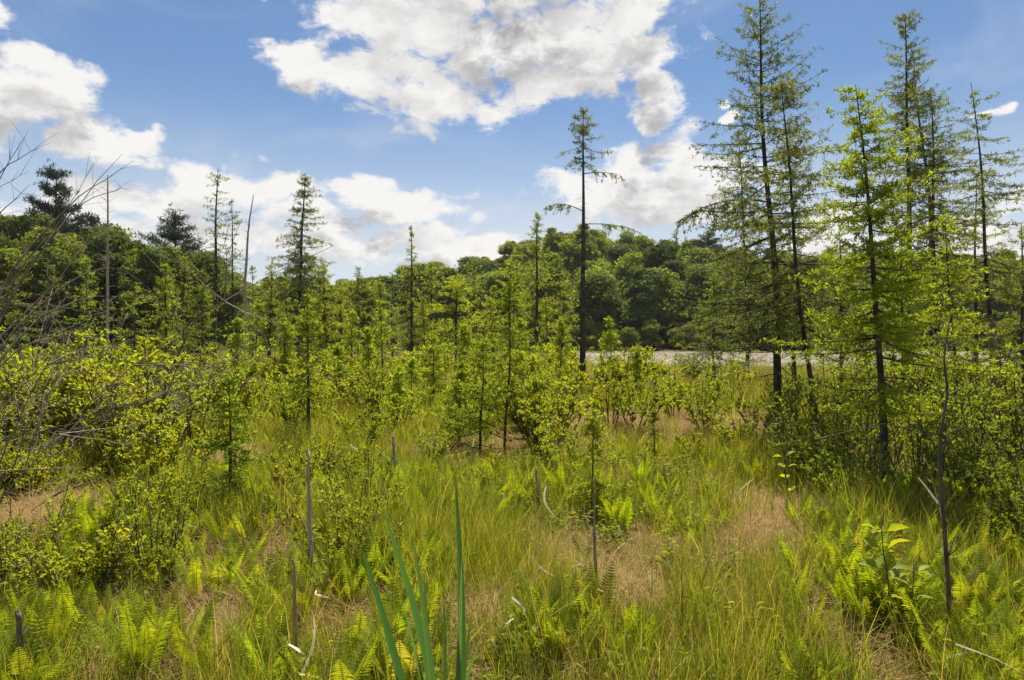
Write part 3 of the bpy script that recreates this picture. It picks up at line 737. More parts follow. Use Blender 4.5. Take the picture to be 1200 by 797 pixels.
# fallen log and leaning sticks
snag('fallen thin grey log lying on the matted brown grass', [(*gpt(-10, 640), 0.08), (*gpt(60, 625), 0.13), (*gpt(112, 617), 0.10)], [0.022, 0.028, 0.02], 'deadtwig', 3, 13, name='fallen_log', cat='log', tw=0.2)
snag('dark curved dead bough arching over the matted brown grass', [(*gpt(15, 615), 0.02), (at(70, 6.5), 6.5, 0.25), (at(105, 6.6), 6.6, 0.32)], [0.014, 0.010, 0.005], 'twig', 2, 14, name='dead_bough', cat='bough', tw=0.3)
snag('dark slanting stick leaning in the leafy shrubs', [gp(180, 9.5), gp(195, 9.5, 445), gp(222, 9.5, 388)], [0.022, 0.016, 0.007], 'twig', 4, 15, name='leaning_stick', cat='stick', tw=0.4)
snag('pale dead branch slanting against the dark crooked stem', [gp(1100, 4.0, 592), gp(1088, 4.1, 575), gp(1076, 4.2, 560)], [0.008, 0.007, 0.004], 'deadtwig', 0, 16, name='dead_branch', cat='branch')
snag('thin pale twig arching level through the dark thicket', [gp(955, 6.5, 515), gp(1035, 6.5, 496), gp(1100, 6.5, 512)], [0.004, 0.006, 0.004], 'deadtwig', 2, 17, name='dead_branch', cat='branch', tw=0.2)


# ------------------------------------------------------------------ bare-twigged dead shrub
def bare_shrub(label, x, y, h, n, spread, seed, lean=(0, 0), mat='deadtwig', rad=0.009):
    r = np.random.default_rng(seed)
    z = float(H(x, y))-0.03
    root = empty('bare_shrub', (x, y, z)); tag(root, label, 'shrub')
    for i in range(n):
        mb = MB()
        a = r.uniform(0, 6.28); L = h*r.uniform(0.6, 1.1)
        s = np.linspace(0, 1, 10)
        d = np.array([math.cos(a)*spread+lean[0], math.sin(a)*spread*0.7+lean[1], 1.0])*r.uniform(0.7, 1.1, 3)
        d = d/np.linalg.norm(d)
        P = np.array([r.normal(0, 0.06), r.normal(0, 0.06), 0])+d*(s*L)[:, None]+np.array([d[0], d[1], -0.35])*(s**2*L*0.28)[:, None]
        jit = np.cumsum(r.normal(0, L*0.02, (10, 3)), 0)*s[:, None]; jit[1:-1] = (jit[:-2]+jit[1:-1]+jit[2:])/3; P += jit
        P += np.array([r.normal(0, 0.12), r.normal(0, 0.08), r.normal(-0.05, 0.06)])*(L*s**2.2)[:, None]
        tubes(mb, P, rad*(1-0.85*s)*r.uniform(0.6, 1.1)+0.0015, 5)
        for j in range(12):
            k0 = r.uniform(0.25, 0.95)*9; q = P[int(k0)]
            l2 = L*r.uniform(0.12, 0.42)*(1.15-k0/9*0.7)
            dd = unit(d+r.normal(0, 0.75, 3)+np.array([0, 0, 0.1])); s2 = np.linspace(0, 1, 6)
            B = q+dd*(s2*l2)[:, None]+np.cumsum(r.normal(0, l2*0.025, (6, 3)), 0)*s2[:, None]
            tubes(mb, B, 0.0045*(1-0.75*s2)+0.0008, 3, cap=False)
            for k in range(4):
                q2 = B[int(r.uniform(1, 5.9))]; l3 = l2*r.uniform(0.2, 0.5)
                d3 = unit(dd+r.normal(0, 0.6, 3)); s3 = np.linspace(0, 1, 4)
                tubes(mb, q2+d3*(s3*l3)[:, None]+r.normal(0, l3*0.03, (4, 3))*s3[:, None], 0.0022*(1-0.6*s3)+0.0006, 3, cap=False)
        mb.obj('branch', M[mat], root)
    return root


bare_shrub('tall bare shrub of pale tangled dead twigs reaching into the sky', at(-40, 5.2), 5.2, 3.5, 8, 0.65, 1, (0.16, 0.05), rad=0.006)
bare_shrub('bare shrub of grey dead twigs bending low over leafy bushes', at(20, 7.6), 7.6, 2.9, 10, 0.9, 2, (0.35, 0.0))
bare_shrub('bare grey-twigged shrub in front of the thin dead pole', at(75, 9.5), 9.5, 2.9, 11, 0.8, 3, (0.2, 0.0))
bare_shrub('dark leafless shrub tangled among leafy bushes beside the matted grass', at(-40, 6.6), 6.6, 1.5, 8, 0.7, 5, (0.2, 0), mat='twig')
bare_shrub('leafless dead shrub of thin grey twigs at the foot of the pond-edge larch', at(846, 25), 25, 2.6, 9, 0.9, 4, (0, 0), mat='deadwood', rad=0.03)


def twig_lines(label, d, base, lines):
    bx_, by_ = at(base, d), d
    root = empty('bare_shrub', (bx_, by_, float(H(bx_, by_))-0.03)); tag(root, label, 'shrub')
    o = np.array(root.location); rr = np.random.default_rng(12)
    for pts, r0_ in lines:
        Q = np.array([[at(a, d+0.1*k), d+0.1*k, zt(b, d+0.1*k)] for k, (a, b) in enumerate(pts)])-o
        k = np.linspace(0, len(Q)-1, 14); Q2 = np.stack([np.interp(k, np.arange(len(Q)), Q[:, c]) for c in range(3)], -1)
        Q2[1:-1] = (Q2[:-2]+Q2[1:-1]*2+Q2[2:])/4+rr.normal(0, 0.006, (12, 3))
        mb = MB(); tubes(mb, Q2, np.linspace(r0_, 0.0016, 14), 4)
        for j in range(7):
            q = Q2[rr.integers(4, 13)]; dd = unit(Q2[-1]-Q2[3]+rr.normal(0, 0.5, 3)*np.linalg.norm(Q2[-1]-Q2[3])); s_ = np.linspace(0, 1, 5); l_ = rr.uniform(0.1, 0.35)
            tubes(mb, q+dd*(s_*l_)[:, None]+np.array([0, 0, -0.1])*(s_**2*l_)[:, None], 0.0022*(1-0.6*s_), 3, cap=False)
        mb.obj('branch', M['deadtwig'], root)


twig_lines('bare shrub whose thin arching twigs stand against the clouds', 6.0, -70,
           [([(-70, 625), (-60, 420), (-30, 250), (0, 200), (25, 183), (45, 174)], 0.014), ([(-70, 625), (-50, 400), (-15, 240), (10, 190), (33, 154)], 0.011), ([(-70, 625), (-55, 380), (-20, 250), (0, 218), (34, 201)], 0.010),
            ([(-70, 625), (-60, 380), (-20, 270), (15, 234), (36, 216)], 0.012), ([(-70, 625), (-40, 420), (10, 320), (43, 278), (75, 248), (95, 228), (125, 208), (157, 188)], 0.016),
            ([(-70, 625), (-30, 420), (20, 320), (60, 270), (82, 240), (110, 190)], 0.012), ([(-70, 625), (-30, 430), (30, 320), (70, 262), (105, 232), (135, 222), (150, 222)], 0.011), ([(-70, 625), (-30, 430), (20, 330), (80, 255), (120, 205), (144, 180)], 0.010),
            ([(-70, 625), (-30, 460), (40, 372), (110, 345), (175, 350)], 0.012), ([(-70, 625), (-30, 440), (60, 340), (120, 312), (170, 318)], 0.012), ([(-70, 625), (-40, 470), (30, 400), (90, 392), (140, 410)], 0.012), ([(-70, 625), (-30, 420), (50, 350), (90, 300), (100, 290)], 0.012)])
bare_shrub('wide bare shrub of brown tangled twigs against the dark near wood', at(95, 12.5), 12.5, 3.0, 14, 1.1, 8, (0.1, 0.0), rad=0.012)


# ------------------------------------------------------------------ leafy shrubs
def shrub_meshes(seed, h, nst, spread, leaf_l, nleaf, mat, wood='twig'):
    r = np.random.default_rng(seed)
    w, f = MB(), MB()
    for i in range(nst):
        a = r.uniform(0, 6.28); L = h*r.uniform(0.55, 1.05)
        s = np.linspace(0, 1, 8)
        sp = spread*r.uniform(0.3, 1.1)
        d = np.array([math.cos(a)*sp, math.sin(a)*sp, 1.0]); d = d/np.linalg.norm(d)
        P = np.array([math.cos(a), math.sin(a), 0])*r.uniform(0, 0.1)+d*(s*L)[:, None]+np.cumsum(r.normal(0, L*0.018, (8, 3)), 0)*s[:, None]
        tubes(w, P, (0.0045+0.0035*h)*(1-0.8*s)*r.uniform(0.7, 1.1)+0.0012, 4, cap=False)
        nbr = 8
        k = np.sort(r.uniform(0.28, 0.95, nbr))*7; i0 = k.astype(int)
        Q = P[i0]+(P[np.minimum(i0+1, 7)]-P[i0])*(k-i0)[:, None]
        ba = r.uniform(0, 6.28, nbr); bl = L*r.uniform(0.14, 0.34, nbr)*(1.2-k/7*0.7)
        D = unit(np.stack([np.cos(ba)*0.8, np.sin(ba)*0.8, r.uniform(0.35, 1.1, nbr)], -1))
        s2 = np.linspace(0, 1, 4)
        B = Q[:, None]+D[:, None]*(s2[None]*bl[:, None])[..., None]
        tubes(w, B, np.full((nbr, 1), 0.0026)*(1-0.6*s2)[None], 3, cap=False)
        nl = nleaf//nst
        ii = r.integers(0, nbr+1, nl); t_ = r.uniform(0.25, 1.02, nl)
        on = ii == nbr
        pa = P[np.clip((0.4+0.6*t_)*7, 0, 7).astype(int)]
        pb = Q[np.minimum(ii, nbr-1)]+D[np.minimum(ii, nbr-1)]*(bl[np.minimum(ii, nbr-1)]*t_)[:, None]
        A = np.where(on[:, None], pa, pb)
        ax = np.where(on[:, None], d, D[np.minimum(ii, nbr-1)])
        LD = unit(ax*0.75+rand_dirs(nl, r)*0.8+np.array([0, 0, 0.15]))
        ll = leaf_l*r.uniform(0.55, 1.2, nl)
        leaves(f, A, LD, ll, ll*0.5, r)
    return w.mesh('stems', M[wood]), f.mesh('leaves', M[mat])


KINDS = {
    'alder': [shrub_meshes(100+i, 1.0, 10, 0.6, 0.046, 1900, 'shrub') for i in range(4)],
    'gale': [shrub_meshes(120+i, 1.0, 14, 0.65, 0.042, 2000, 'shrub') for i in range(3)],
    'thicket': [shrub_meshes(140+i, 1.0, 12, 0.5, 0.036, 1300, 'shrub_deep') for i in range(4)],
    'far': [shrub_meshes(160+i, 1.0, 12, 0.7, 0.085, 1000, 'shrub') for i in range(3)],
}


def shrub(kind, x, y, h, label, group, seed):
    r = np.random.default_rng(seed)
    w, f = KINDS[kind][seed % len(KINDS[kind])]
    root = empty('leafy_shrub', (x, y, float(H(x, y))-0.04), r.uniform(0, 6.28))
    root.scale = (h*r.uniform(0.85, 1.15), h*r.uniform(0.85, 1.15), h)
    tag(root, label, 'shrub', group)
    link_obj('stems', w, root); link_obj('foliage', f, root)
    return root


r = np.random.default_rng(77)
sid = 0
L1 = lambda d, px: 'yellow-green alder bush '+('in front of the bare twigs beside the matted grass' if d < 7.8 else 'tangled with the bare grey twigs' if d < 11.2 else 'behind the bare twigs before the near wood')
for (px, d, top) in [(0, 9.5, 385), (60, 9.2, 385), (105, 9.5, 375), (150, 9.0, 392), (190, 11, 372), (225, 10.5, 398), (40, 11.5, 372), (85, 13, 370), (130, 13.5, 380), (165, 15, 378), (215, 15.5, 385),
                     (20, 15, 365), (-40, 9, 380), (-70, 12, 370), (245, 13, 400), (140, 8.2, 445), (180, 7.7, 455), (10, 8.2, 440), (205, 8.0, 450), (-75, 6.5, 430), (60, 10, 400)]:
    shrub('alder' if sid % 3 else 'gale', at(px, d), d, zt(top+r.normal(0, 6), d), L1(d, px), 'alder bushes under the bare twigs', 300+sid); sid += 1
L2 = lambda d, px: 'bright low bush '+('deep in the open marsh ' if d > 24 else 'in the middle of the open marsh ')+('before the larch belt' if px < 480 else 'below the broad leafy larches' if px < 640 else 'before the pale pond')
for i in range(70):
    d = r.uniform(13, 36); px = r.uniform(235, 650) if i % 5 else r.uniform(650, 880); top = r.uniform(399, 425)
    shrub('far' if d > 19 else 'gale', at(px, d), d, max(0.7, zt(top, d)), L2(d, px), 'bushes in the open marsh', 400+i)
L3 = lambda d, px: 'leggy dark-stemmed thicket bush '+('at the foot of the bright green larch' if d < 9 and px < 1090 else 'behind the dark crooked alder stem' if d < 9 else 'around the trunk of the tallest larch' if px < 1000 else 'under the three close larch trunks')
for (px, d, top) in [(930, 8, 470), (965, 7.5, 450), (985, 8.5, 440), (1010, 8.0, 430), (1045, 8.8, 425), (1075, 7.6, 420), (1105, 8.2, 410), (1140, 8, 415), (1175, 8.5, 405), (1205, 8, 400), (945, 10, 440), (890, 11, 430),
                     (920, 13, 420), (975, 12, 415), (1025, 12, 408), (1060, 11.5, 405), (1130, 11, 400), (1190, 11.5, 398), (1000, 6.4, 500), (1060, 6.2, 490), (1130, 6.2, 480), (1180, 6, 470), (1235, 7, 430), (1155, 5.2, 520), (1215, 5.2, 500), (860, 16, 425), (900, 18, 420), (1085, 15, 400), (1160, 15, 395), (1240, 10, 400)]:
    shrub('thicket', at(px, d), d, max(0.5, zt(top+r.normal(0, 6), d)), L3(d, px), 'thicket under the tall larches', 500+sid); sid += 1
L4 = lambda d, px: 'small leafy bush alone in the sedge '+('beside the slim young larch' if px < 470 else 'beside the fresh green sapling' if px < 620 else 'near the lone bare-stemmed larch' if px < 730 else 'before the low spreading larch')
for (px, d, top) in [(640, 9.5, 415), (655, 11, 400), (420, 7.8, 500), (425, 9.5, 470), (715, 13, 405), (745, 12, 430), (600, 13, 412), (535, 12, 440), (505, 9, 480), (790, 14, 420), (830, 12, 440), (340, 12, 440), (300, 13, 430), (455, 12, 440),
                     (160, 5.6, 560), (210, 6.0, 540), (560, 14, 410), (580, 7.6, 520), (655, 8, 480), (810, 9, 490), (865, 9.5, 470)]:
    shrub('gale' if sid % 2 else 'alder', at(px, d), d, max(0.45, zt(top, d)), L4(d, px), 'lone bushes in the sedge', 600+sid); sid += 1


# matted brown patches: photo pixel, radius in metres
MATS = [(900, 590, 0.55), (900, 640, 0.45), (990, 760, 0.26), (1000, 730, 0.2), (300, 650, 0.4), (320, 690, 0.3), (235, 755, 0.35), (70, 605, 0.6), (100, 620, 0.5), (665, 650, 0.33), (800, 490, 1.3), (690, 495, 1.2), (850, 505, 0.9), (300, 540, 0.4), (640, 520, 0.8), (560, 740, 0.22), (730, 700, 0.25), (430, 735, 0.22)]
MC = np.array([[*gpt(a, b), c] for a, b, c in MATS])


def bare(x, y):
    d = np.sqrt((x[:, None]-MC[None, :, 0])**2+((y[:, None]-MC[None, :, 1]+0.7*MC[None, :, 2])/1.9)**2)/MC[None, :, 2]
    return np.clip(1.5-d.min(1), 0, 1)*1.1


rq = np.random.default_rng(811)
for i in range(44):
    d = rq.uniform(4.0, 9.5); px = rq.choice([rq.uniform(-20, 470), rq.uniform(-20, 470), rq.uniform(-20, 470), rq.uniform(930, 1220)])
    x_, h_ = at(px, d), rq.uniform(0.38, 0.85)
    if bare(np.array([x_]), np.array([d]))[0] > 0.5: continue
    shrub('gale' if i % 3 else 'thicket', x_, d, h_, 'low leafy bush poking through the ferns '+('before the bare twigs' if px < 230 else 'around the grey dead stem' if px < 480 else 'near the tall reddish stalk' if px < 880 else 'below the thicket'), 'low bushes among the ferns', 700+i)


# big-leaved seedling, each leaf a part
def big_leaf_plant(label, px, d, top, n, leaf_l, seed, lean=0.0):
    r = np.random.default_rng(seed)
    x = at(px, d); z = float(H(x, d))-0.02; h = zt(top, d)-z
    root = empty('broadleaf_seedling', (x, d, z)); tag(root, label, 'seedling')
    s = np.linspace(0, 1, 8)
    P = np.stack([lean*s, 0*s, h*s], -1)+np.cumsum(r.normal(0, 0.006, (8, 3)), 0)
    mb = MB(); tubes(mb, P, 0.006*(1-0.6*s), 6); mb.obj('stem', M['twig'], root)
    for i in range(n):
        t_ = 0.4+0.6*(i+0.5)/n; q = P[min(7, int(t_*7))]; a = i*2.4+r.normal(0, 0.3)
        D = unit(np.array([[math.cos(a), math.sin(a), r.uniform(0.1, 0.9)]])); l = leaf_l*r.uniform(0.75, 1.15)
        m2 = MB(); tubes(m2, np.array([q, q+D[0]*0.03]), np.array([0.002, 0.0015]), 3)
        leaves(m2, (q+D[0]*0.028)[None], D, l, l*0.5, r, fold=0.18, curl=0.3)
        m2.obj('leaf', M['shrub'], root)


big_leaf_plant('small sapling with large pale pointed leaves rising from ferns', 1045, 3.9, 600, 15, 0.11, 3, -0.10)
big_leaf_plant('second seedling with broad glossy leaves beside the dark crooked stem', 1062, 3.7, 655, 11, 0.09, 4, 0.02)
big_leaf_plant('slender seedling with narrow leaves at the edge of the brown matted patch', 922, 6.4, 520, 10, 0.09, 5)
big_leaf_plant('little seedling with yellow leaves beside the fallen log', 42, 4.3, 662, 9, 0.07, 6)
# dark crooked stem in front
snag('dark crooked alder stem rising in front of the thicket', [gp(1113, 3.6), gp(1112, 3.6, 690), gp(1105, 3.6, 600), gp(1101, 3.6, 520), gp(1110, 3.6, 460), gp(1106, 3.6, 420), gp(1113, 3.6, 372)], [0.012, 0.010, 0.008, 0.006, 0.003], 'twig', 14, 22, name='alder_stem', cat='alder', tw=0.34, twr=0.0035)


# ------------------------------------------------------------------ cattail in front
def strap(base, tip, sag, w, r, twist=0.0, n=14, thick=0.004):
    """long V-folded blade from base to tip"""
    base, tip = np.array(base, float), np.array(tip, float)
    s = np.linspace(0, 1, n)
    mid = np.array([sag[0], sag[1], 0])
    P = base+(tip-base)*s[:, None]+mid*(np.sin(s*np.pi))[:, None]
    T = unit(np.gradient(P, axis=0))
    A = np.stack([np.cos(twist*s), np.sin(twist*s), 0*s], -1); A = unit(A-T*np.sum(A*T, 1, keepdims=True))
    Nn = np.cross(T, A)
    W = (w*np.minimum(1, (1-s)**0.55*1.25)*np.minimum(1, 0.7+s))[:, None]
    V = np.concatenate([P-A*W*0.5+Nn*W*0.14, P, P+A*W*0.5+Nn*W*0.14])
    i = np.arange(n-1)
    q = np.concatenate([np.stack([k*n+i, k2*n+i, k2*n+i+1, k*n+i+1], -1) for k, k2 in ((0, 1), (1, 2))])
    return V, q


cx, cy = at(512, 2.05), 2.05
root = empty('cattail_plant', (cx, cy, float(H(cx, cy))-0.03)); tag(root, 'cattail with long broad blue-green blades standing in front of ferns', 'cattail')
r = np.random.default_rng(9)
for (tx, ty, dd, w, sx, tw) in [(422, 637, 1.95, 0.036, 0.03, 0.3), (446, 590, 2.1, 0.040, 0.05, -0.3), (484, 628, 2.0, 0.030, 0.02, 0.5), (533, 548, 2.1, 0.038, 0.035, 0.9), (541, 652, 2.0, 0.024, 0.01, -0.4), (497, 668, 2.2, 0.026, 0.0, 0.4), (553, 715, 2.15, 0.024, 0.0, 0.2), (470, 700, 1.95, 0.026, 0.03, -0.6), (520, 690, 2.2, 0.022, 0.01, 0.8), (566, 740, 2.0, 0.02, -0.03, 0.3), (455, 745, 2.1, 0.022, 0.02, 0.2)]:
    V, q = strap((r.normal(0, 0.015), r.normal(0, 0.015), 0), (at(tx, dd)-cx, dd-cy, zt(ty, dd)-root.location.z), (sx*1.5, 0), w*1.0, r, tw)
    mb = MB(); mb.add(V, None, q, np.clip(np.tile(np.linspace(0.15, 0.75, 14), 3)+np.repeat([0.15, -0.15, 0.15], 14)+r.normal(0, 0.12), 0, 1)); mb.obj('leaf', M['cattail'], root, smooth=True)
# broken dead reed blades: each lies where it fell
r = np.random.default_rng(19)
mstraw = M['bleached']
BL = [((372, 797, 0.05), (395, 740, 0.30)), ((338, 755, 0.22), (358, 768, 0.25)), ((345, 790, 0.2), (375, 796, 0.1)), ((385, 700, 0.12), (372, 690, 0.2)), ((352, 792, 0.1), (366, 715, 0.40)),
      ((625, 655, 0.1), (668, 682, 0.05)), ((668, 680, 0.05), (690, 660, 0.18)), ((670, 665, 0.12), (686, 660, 0.14)), ((600, 700, 0.35), (612, 720, 0.25)), ((590, 735, 0.1), (612, 722, 0.2)), 
      ((640, 570, 0.25), (655, 610, 0.1)), ((700, 690, 0.03), (735, 715, 0.03)), ((1110, 770, 0.05), (1165, 760, 0.2)), ((1120, 755, 0.1), (1200, 790, 0.15)),
      ((410, 522, 0.3), (420, 530, 0.26)), ((300, 690, 0.05), (330, 650, 0.3)), ((860, 590, 0.1), (885, 560, 0.25))]
for i, ((x1, y1, z1), (x2, y2, z2)) in enumerate(BL):
    yb = max(y1, y2); z1 += 0.14; z2 += 0.14
    d = (CAM_H-min(z1, z2))*FPX/(yb-CY); d2 = d+r.normal(0, 0.05)
    a = np.array([at(x1, d), d, zt(y1, d)]); b = np.array([at(x2, d2), d2, zt(y2, d2)])
    V, q = strap((0, 0, 0), b-a, (r.normal(0, 0.025), r.normal(0, 0.02)), 0.007+0.0018*d, r, r.uniform(-2.5, 2.5), 8)
    mb = MB(); mb.add(V, None, q, r.uniform(0.5, 1)); o = mb.obj('broken_reed', mstraw); o.location = a
    tag(o, 'bleached broken reed blade lying across the grass', 'dead reed', 'bleached reed blades')


# ------------------------------------------------------------------ ferns
def frond_mesh(seed):
    r = np.random.default_rng(seed)
    n = 23; s = np.linspace(0, 1, 10)
    bend = r.uniform(0.12, 0.32)
    def rach(t): return np.stack([bend*t**2.0, 0.02*np.sin(t*3+seed), t*(1-0.16*bend*t)], -1)
    mb = MB(); tubes(mb, rach(s), 0.0075*(1-0.8*s)+0.001, 3, 0.3, cap=False)
    t = np.linspace(0.24, 0.985, n); O = rach(t); T = unit(rach(t+0.01)-O)
    u = (t-0.24)/0.76
    Lp = 0.125*np.sin(np.clip(u*0.82+0.18, 0, 1)*np.pi)**0.8+0.012
    V = []; Q = []; b = 0
    for sgn in (-1, 1):
        A = np.array([0, sgn, 0])+T*0.34+r.normal(0, 0.05, (n, 3)); A = unit(A)
        L = (Lp*r.uniform(0.85, 1.1, n))[:, None]; dr = np.array([0.25, 0, -0.22])*L
        Wd = T*(0.031*(0.55+0.45*np.sin(u*np.pi)))[:, None]
        v = np.stack([O-Wd*0.35, O+Wd*0.35, O+A*L*0.4+Wd*0.5+dr*0.15, O+A*L*0.4-Wd*0.5+dr*0.15, O+A*L*0.75+Wd*0.3+dr*0.5, O+A*L*0.75-Wd*0.3+dr*0.5, O+A*L+dr], 1)
        k = np.arange(n)*7
        mb.add(v.reshape(-1, 3), np.stack([k+5, k+4, k+6], -1), np.concatenate([np.stack([k, k+1, k+2, k+3], -1), np.stack([k+3, k+2, k+4, k+5], -1)]), np.repeat(np.clip(r.normal(0.5, 0.25, n), 0, 1), 7))
    return mb.mesh('frond', M['fern'])


FR = [frond_mesh(i) for i in range(6)]


def fern_bits(r):
    """frond placements of one plant: list of (mesh, z turn, tilt, length)"""
    n = r.integers(6, 10); a0 = r.uniform(0, 6.28)
    return [(FR[r.integers(0, 6)], a0+i*6.28/n+r.normal(0, 0.3), r.uniform(0.04, 0.34), r.uniform(0.30, 0.52)) for i in range(n)]


# fern stands: photo pixel centre, spread in pixels, how many
STANDS = [(60, 700, 90, 45, 20), (150, 640, 90, 35, 16), (190, 780, 70, 30, 9), (240, 660, 70, 40, 16), (330, 720, 45, 45, 12), (300, 600, 70, 30, 12), (430, 620, 60, 40, 16), (420, 720, 50, 40, 12), (480, 680, 40, 40, 8),
          (540, 630, 60, 40, 10), (720, 620, 50, 40, 14), (650, 770, 40, 22, 8), (740, 770, 35, 20, 6), (980, 680, 50, 40, 20), (1020, 720, 40, 30, 10), (1080, 700, 50, 50, 18), (1150, 730, 50, 45, 20), (1190, 660, 40, 40, 10), (800, 610, 50, 35, 9), (30, 770, 50, 30, 8), (1000, 640, 40, 20, 8)]
r = np.random.default_rng(21)
WHERE = ['beside the fallen log', 'below the dark leafless shrub', 'near the dark crooked stick', 'around the lush dark larch sapling', 'beside the grey dead stem', 'behind the lush dark larch sapling', 'between the dead stem and the cattail',
         'beside the cattail blades', 'behind the cattail blades', 'in front of the fresh green sapling', 'beside the tall reddish stalk', 'before the tall reddish stalk', 'in the fine sedge before the reddish stalk', 'at the rim of the brown matted patch',
         'under the large-leaved sapling', 'around the foot of the dark crooked stem', 'under the shady thicket', 'at the edge of the shady thicket', 'in sedge before the wispy thin sapling', 'around the dark crooked stick', 'behind the large-leaved sapling']
for (px, py, sx, sy, n), FW in zip(STANDS, WHERE):
    for _ in range(n):
        x, y = gpt(px+r.normal(0, sx*0.6), max(560, min(860, py+r.normal(0, sy*0.6))), 0.0)
        if y < 2.5: y = 2.5+r.uniform(0, 0.4)
        root = empty('fern_plant', (x, y, float(H(x, y))-0.02), 0, r.uniform(0.65, 1.0)); tag(root, 'upright marsh fern '+FW, 'fern', 'marsh ferns '+FW)
        for (me, a, tl, l) in fern_bits(r):
            o = link_obj('frond', me, root)
            o.rotation_euler = (0, tl, a); o.scale = (l, l*r.uniform(0.7, 0.95), l)
            o.location = (math.cos(a)*0.02, math.sin(a)*0.02, 0)


# ------------------------------------------------------------------ scattered ground cover (stuff)
def blade_tuft(name, seed, n, h, w, spread, bend, mat, seg=4, dead=0.0, lay=0.0, base=0.05):
    r = np.random.default_rng(seed)
    a = r.uniform(0, 6.28, n); L = h*r.uniform(0.45, 1.1, n)
    sp = np.abs(r.normal(0, spread, n))+lay
    s = np.linspace(0, 1, seg+1)
    hd = np.stack([np.cos(a), np.sin(a), 0*a], -1)
    bd = bend*r.uniform(0.2, 1.6, n)
    th = sp[:, None]+bd[:, None]*s[None]**1.5
    st = 1.0/seg
    dx = np.cumsum(np.concatenate([np.zeros((n, 1)), np.sin(th[:, 1:])*st], 1), 1); dz = np.cumsum(np.concatenate([np.zeros((n, 1)), np.cos(th[:, 1:])*st], 1), 1)
    O = np.stack([r.normal(0, base, n), r.normal(0, base, n), np.zeros(n)], -1)
    P = O[:, None]+L[:, None, None]*(hd[:, None]*dx[..., None]+np.array([0, 0, 1.0])*dz[..., None])
    ra = a+np.pi/2+r.normal(0, 0.8, n)
    Wv = np.stack([np.cos(ra), np.sin(ra), 0*ra], -1)[:, None]*(w*r.uniform(0.6, 1.3, n))[:, None, None]*(np.maximum(0.06, (1-s**1.6)))[None, :, None]
    V = np.stack([P-Wv*0.5, P+Wv*0.5], 2).reshape(-1, 3)
    m2 = (seg+1)*2
    i, j = np.meshgrid(np.arange(n), np.arange(seg), indexing='ij'); b = i*m2+j*2
    q = np.stack([b, b+1, b+3, b+2], -1).reshape(-1, 4)
    ti = r.uniform(0, 0.92, n); ti[r.uniform(0, 1, n) < dead] = 1.0
    mb = MB(); mb.add(V, None, q, np.repeat(ti, m2))
    return bpy.data.objects.new(name, mb.mesh(name, M[mat]))


def scatter(name, sources, pts, rot, scl, idx, label, cat):
    """one object: points carrying instances of the source meshes through geometry nodes"""
    c = bpy.data.collections.new(name+'_sources')
    for k, o in enumerate(sources):
        o.name = '%s_%02d' % (name, k); c.objects.link(o)
    me = bpy.data.meshes.new(name); me.vertices.add(len(pts)); me.vertices.foreach_set('co', np.asarray(pts, np.float32).ravel())
    for nm, ty, v in (('rot', 'FLOAT_VECTOR', rot), ('scl', 'FLOAT_VECTOR', scl)):
        a = me.attributes.new(nm, ty, 'POINT'); a.data.foreach_set('vector', np.asarray(v, np.float32).ravel())
    a = me.attributes.new('pick', 'INT', 'POINT'); a.data.foreach_set('value', np.asarray(idx, np.int32))
    o = bpy.data.objects.new(name, me); col.objects.link(o)
    g = bpy.data.node_groups.new(name+'_nodes', 'GeometryNodeTree')
    g.interface.new_socket('Geometry', in_out='INPUT', socket_type='NodeSocketGeometry'); g.interface.new_socket('Geometry', in_out='OUTPUT', socket_type='NodeSocketGeometry')
    N, L = g.nodes, g.links
    gi, go = N.new('NodeGroupInput'), N.new('NodeGroupOutput')
    ci = N.new('GeometryNodeCollectionInfo'); ci.inputs['Collection'].default_value = c; ci.inputs['Separate Children'].default_value = True; ci.inputs['Reset Children'].default_value = True
    ip = N.new('GeometryNodeInstanceOnPoints'); ip.inputs['Pick Instance'].default_value = True

    def na(nm, ty):
        n = N.new('GeometryNodeInputNamedAttribute'); n.data_type = ty; n.inputs['Name'].default_value = nm; return n.outputs['Attribute']
    L.new(gi.outputs[0], ip.inputs['Points']); L.new(ci.outputs[0], ip.inputs['Instance']); L.new(na('pick', 'INT'), ip.inputs['Instance Index'])
    L.new(na('rot', 'FLOAT_VECTOR'), ip.inputs['Rotation']); L.new(na('scl', 'FLOAT_VECTOR'), ip.inputs['Scale']); L.new(ip.outputs[0], go.inputs[0])
    md = o.modifiers.new('scatter', 'NODES'); md.node_group = g
    tag(o, label, cat, kind='stuff')
    return o


def field(n, y0, y1, r, lat=0.92):
    y = np.sqrt(r.uniform(y0**2, y1**2, n)); x = r.uniform(-1, 1, n)*(lat*y+0.6)
    return x, y


def clump(x, y):
    return 0.5+0.25*np.sin(x*1.7+0.6*y)*np.sin(y*1.3-0.4*x+1)+0.25*np.sin(x*0.63+2)*np.sin(y*0.51+0.7*x)


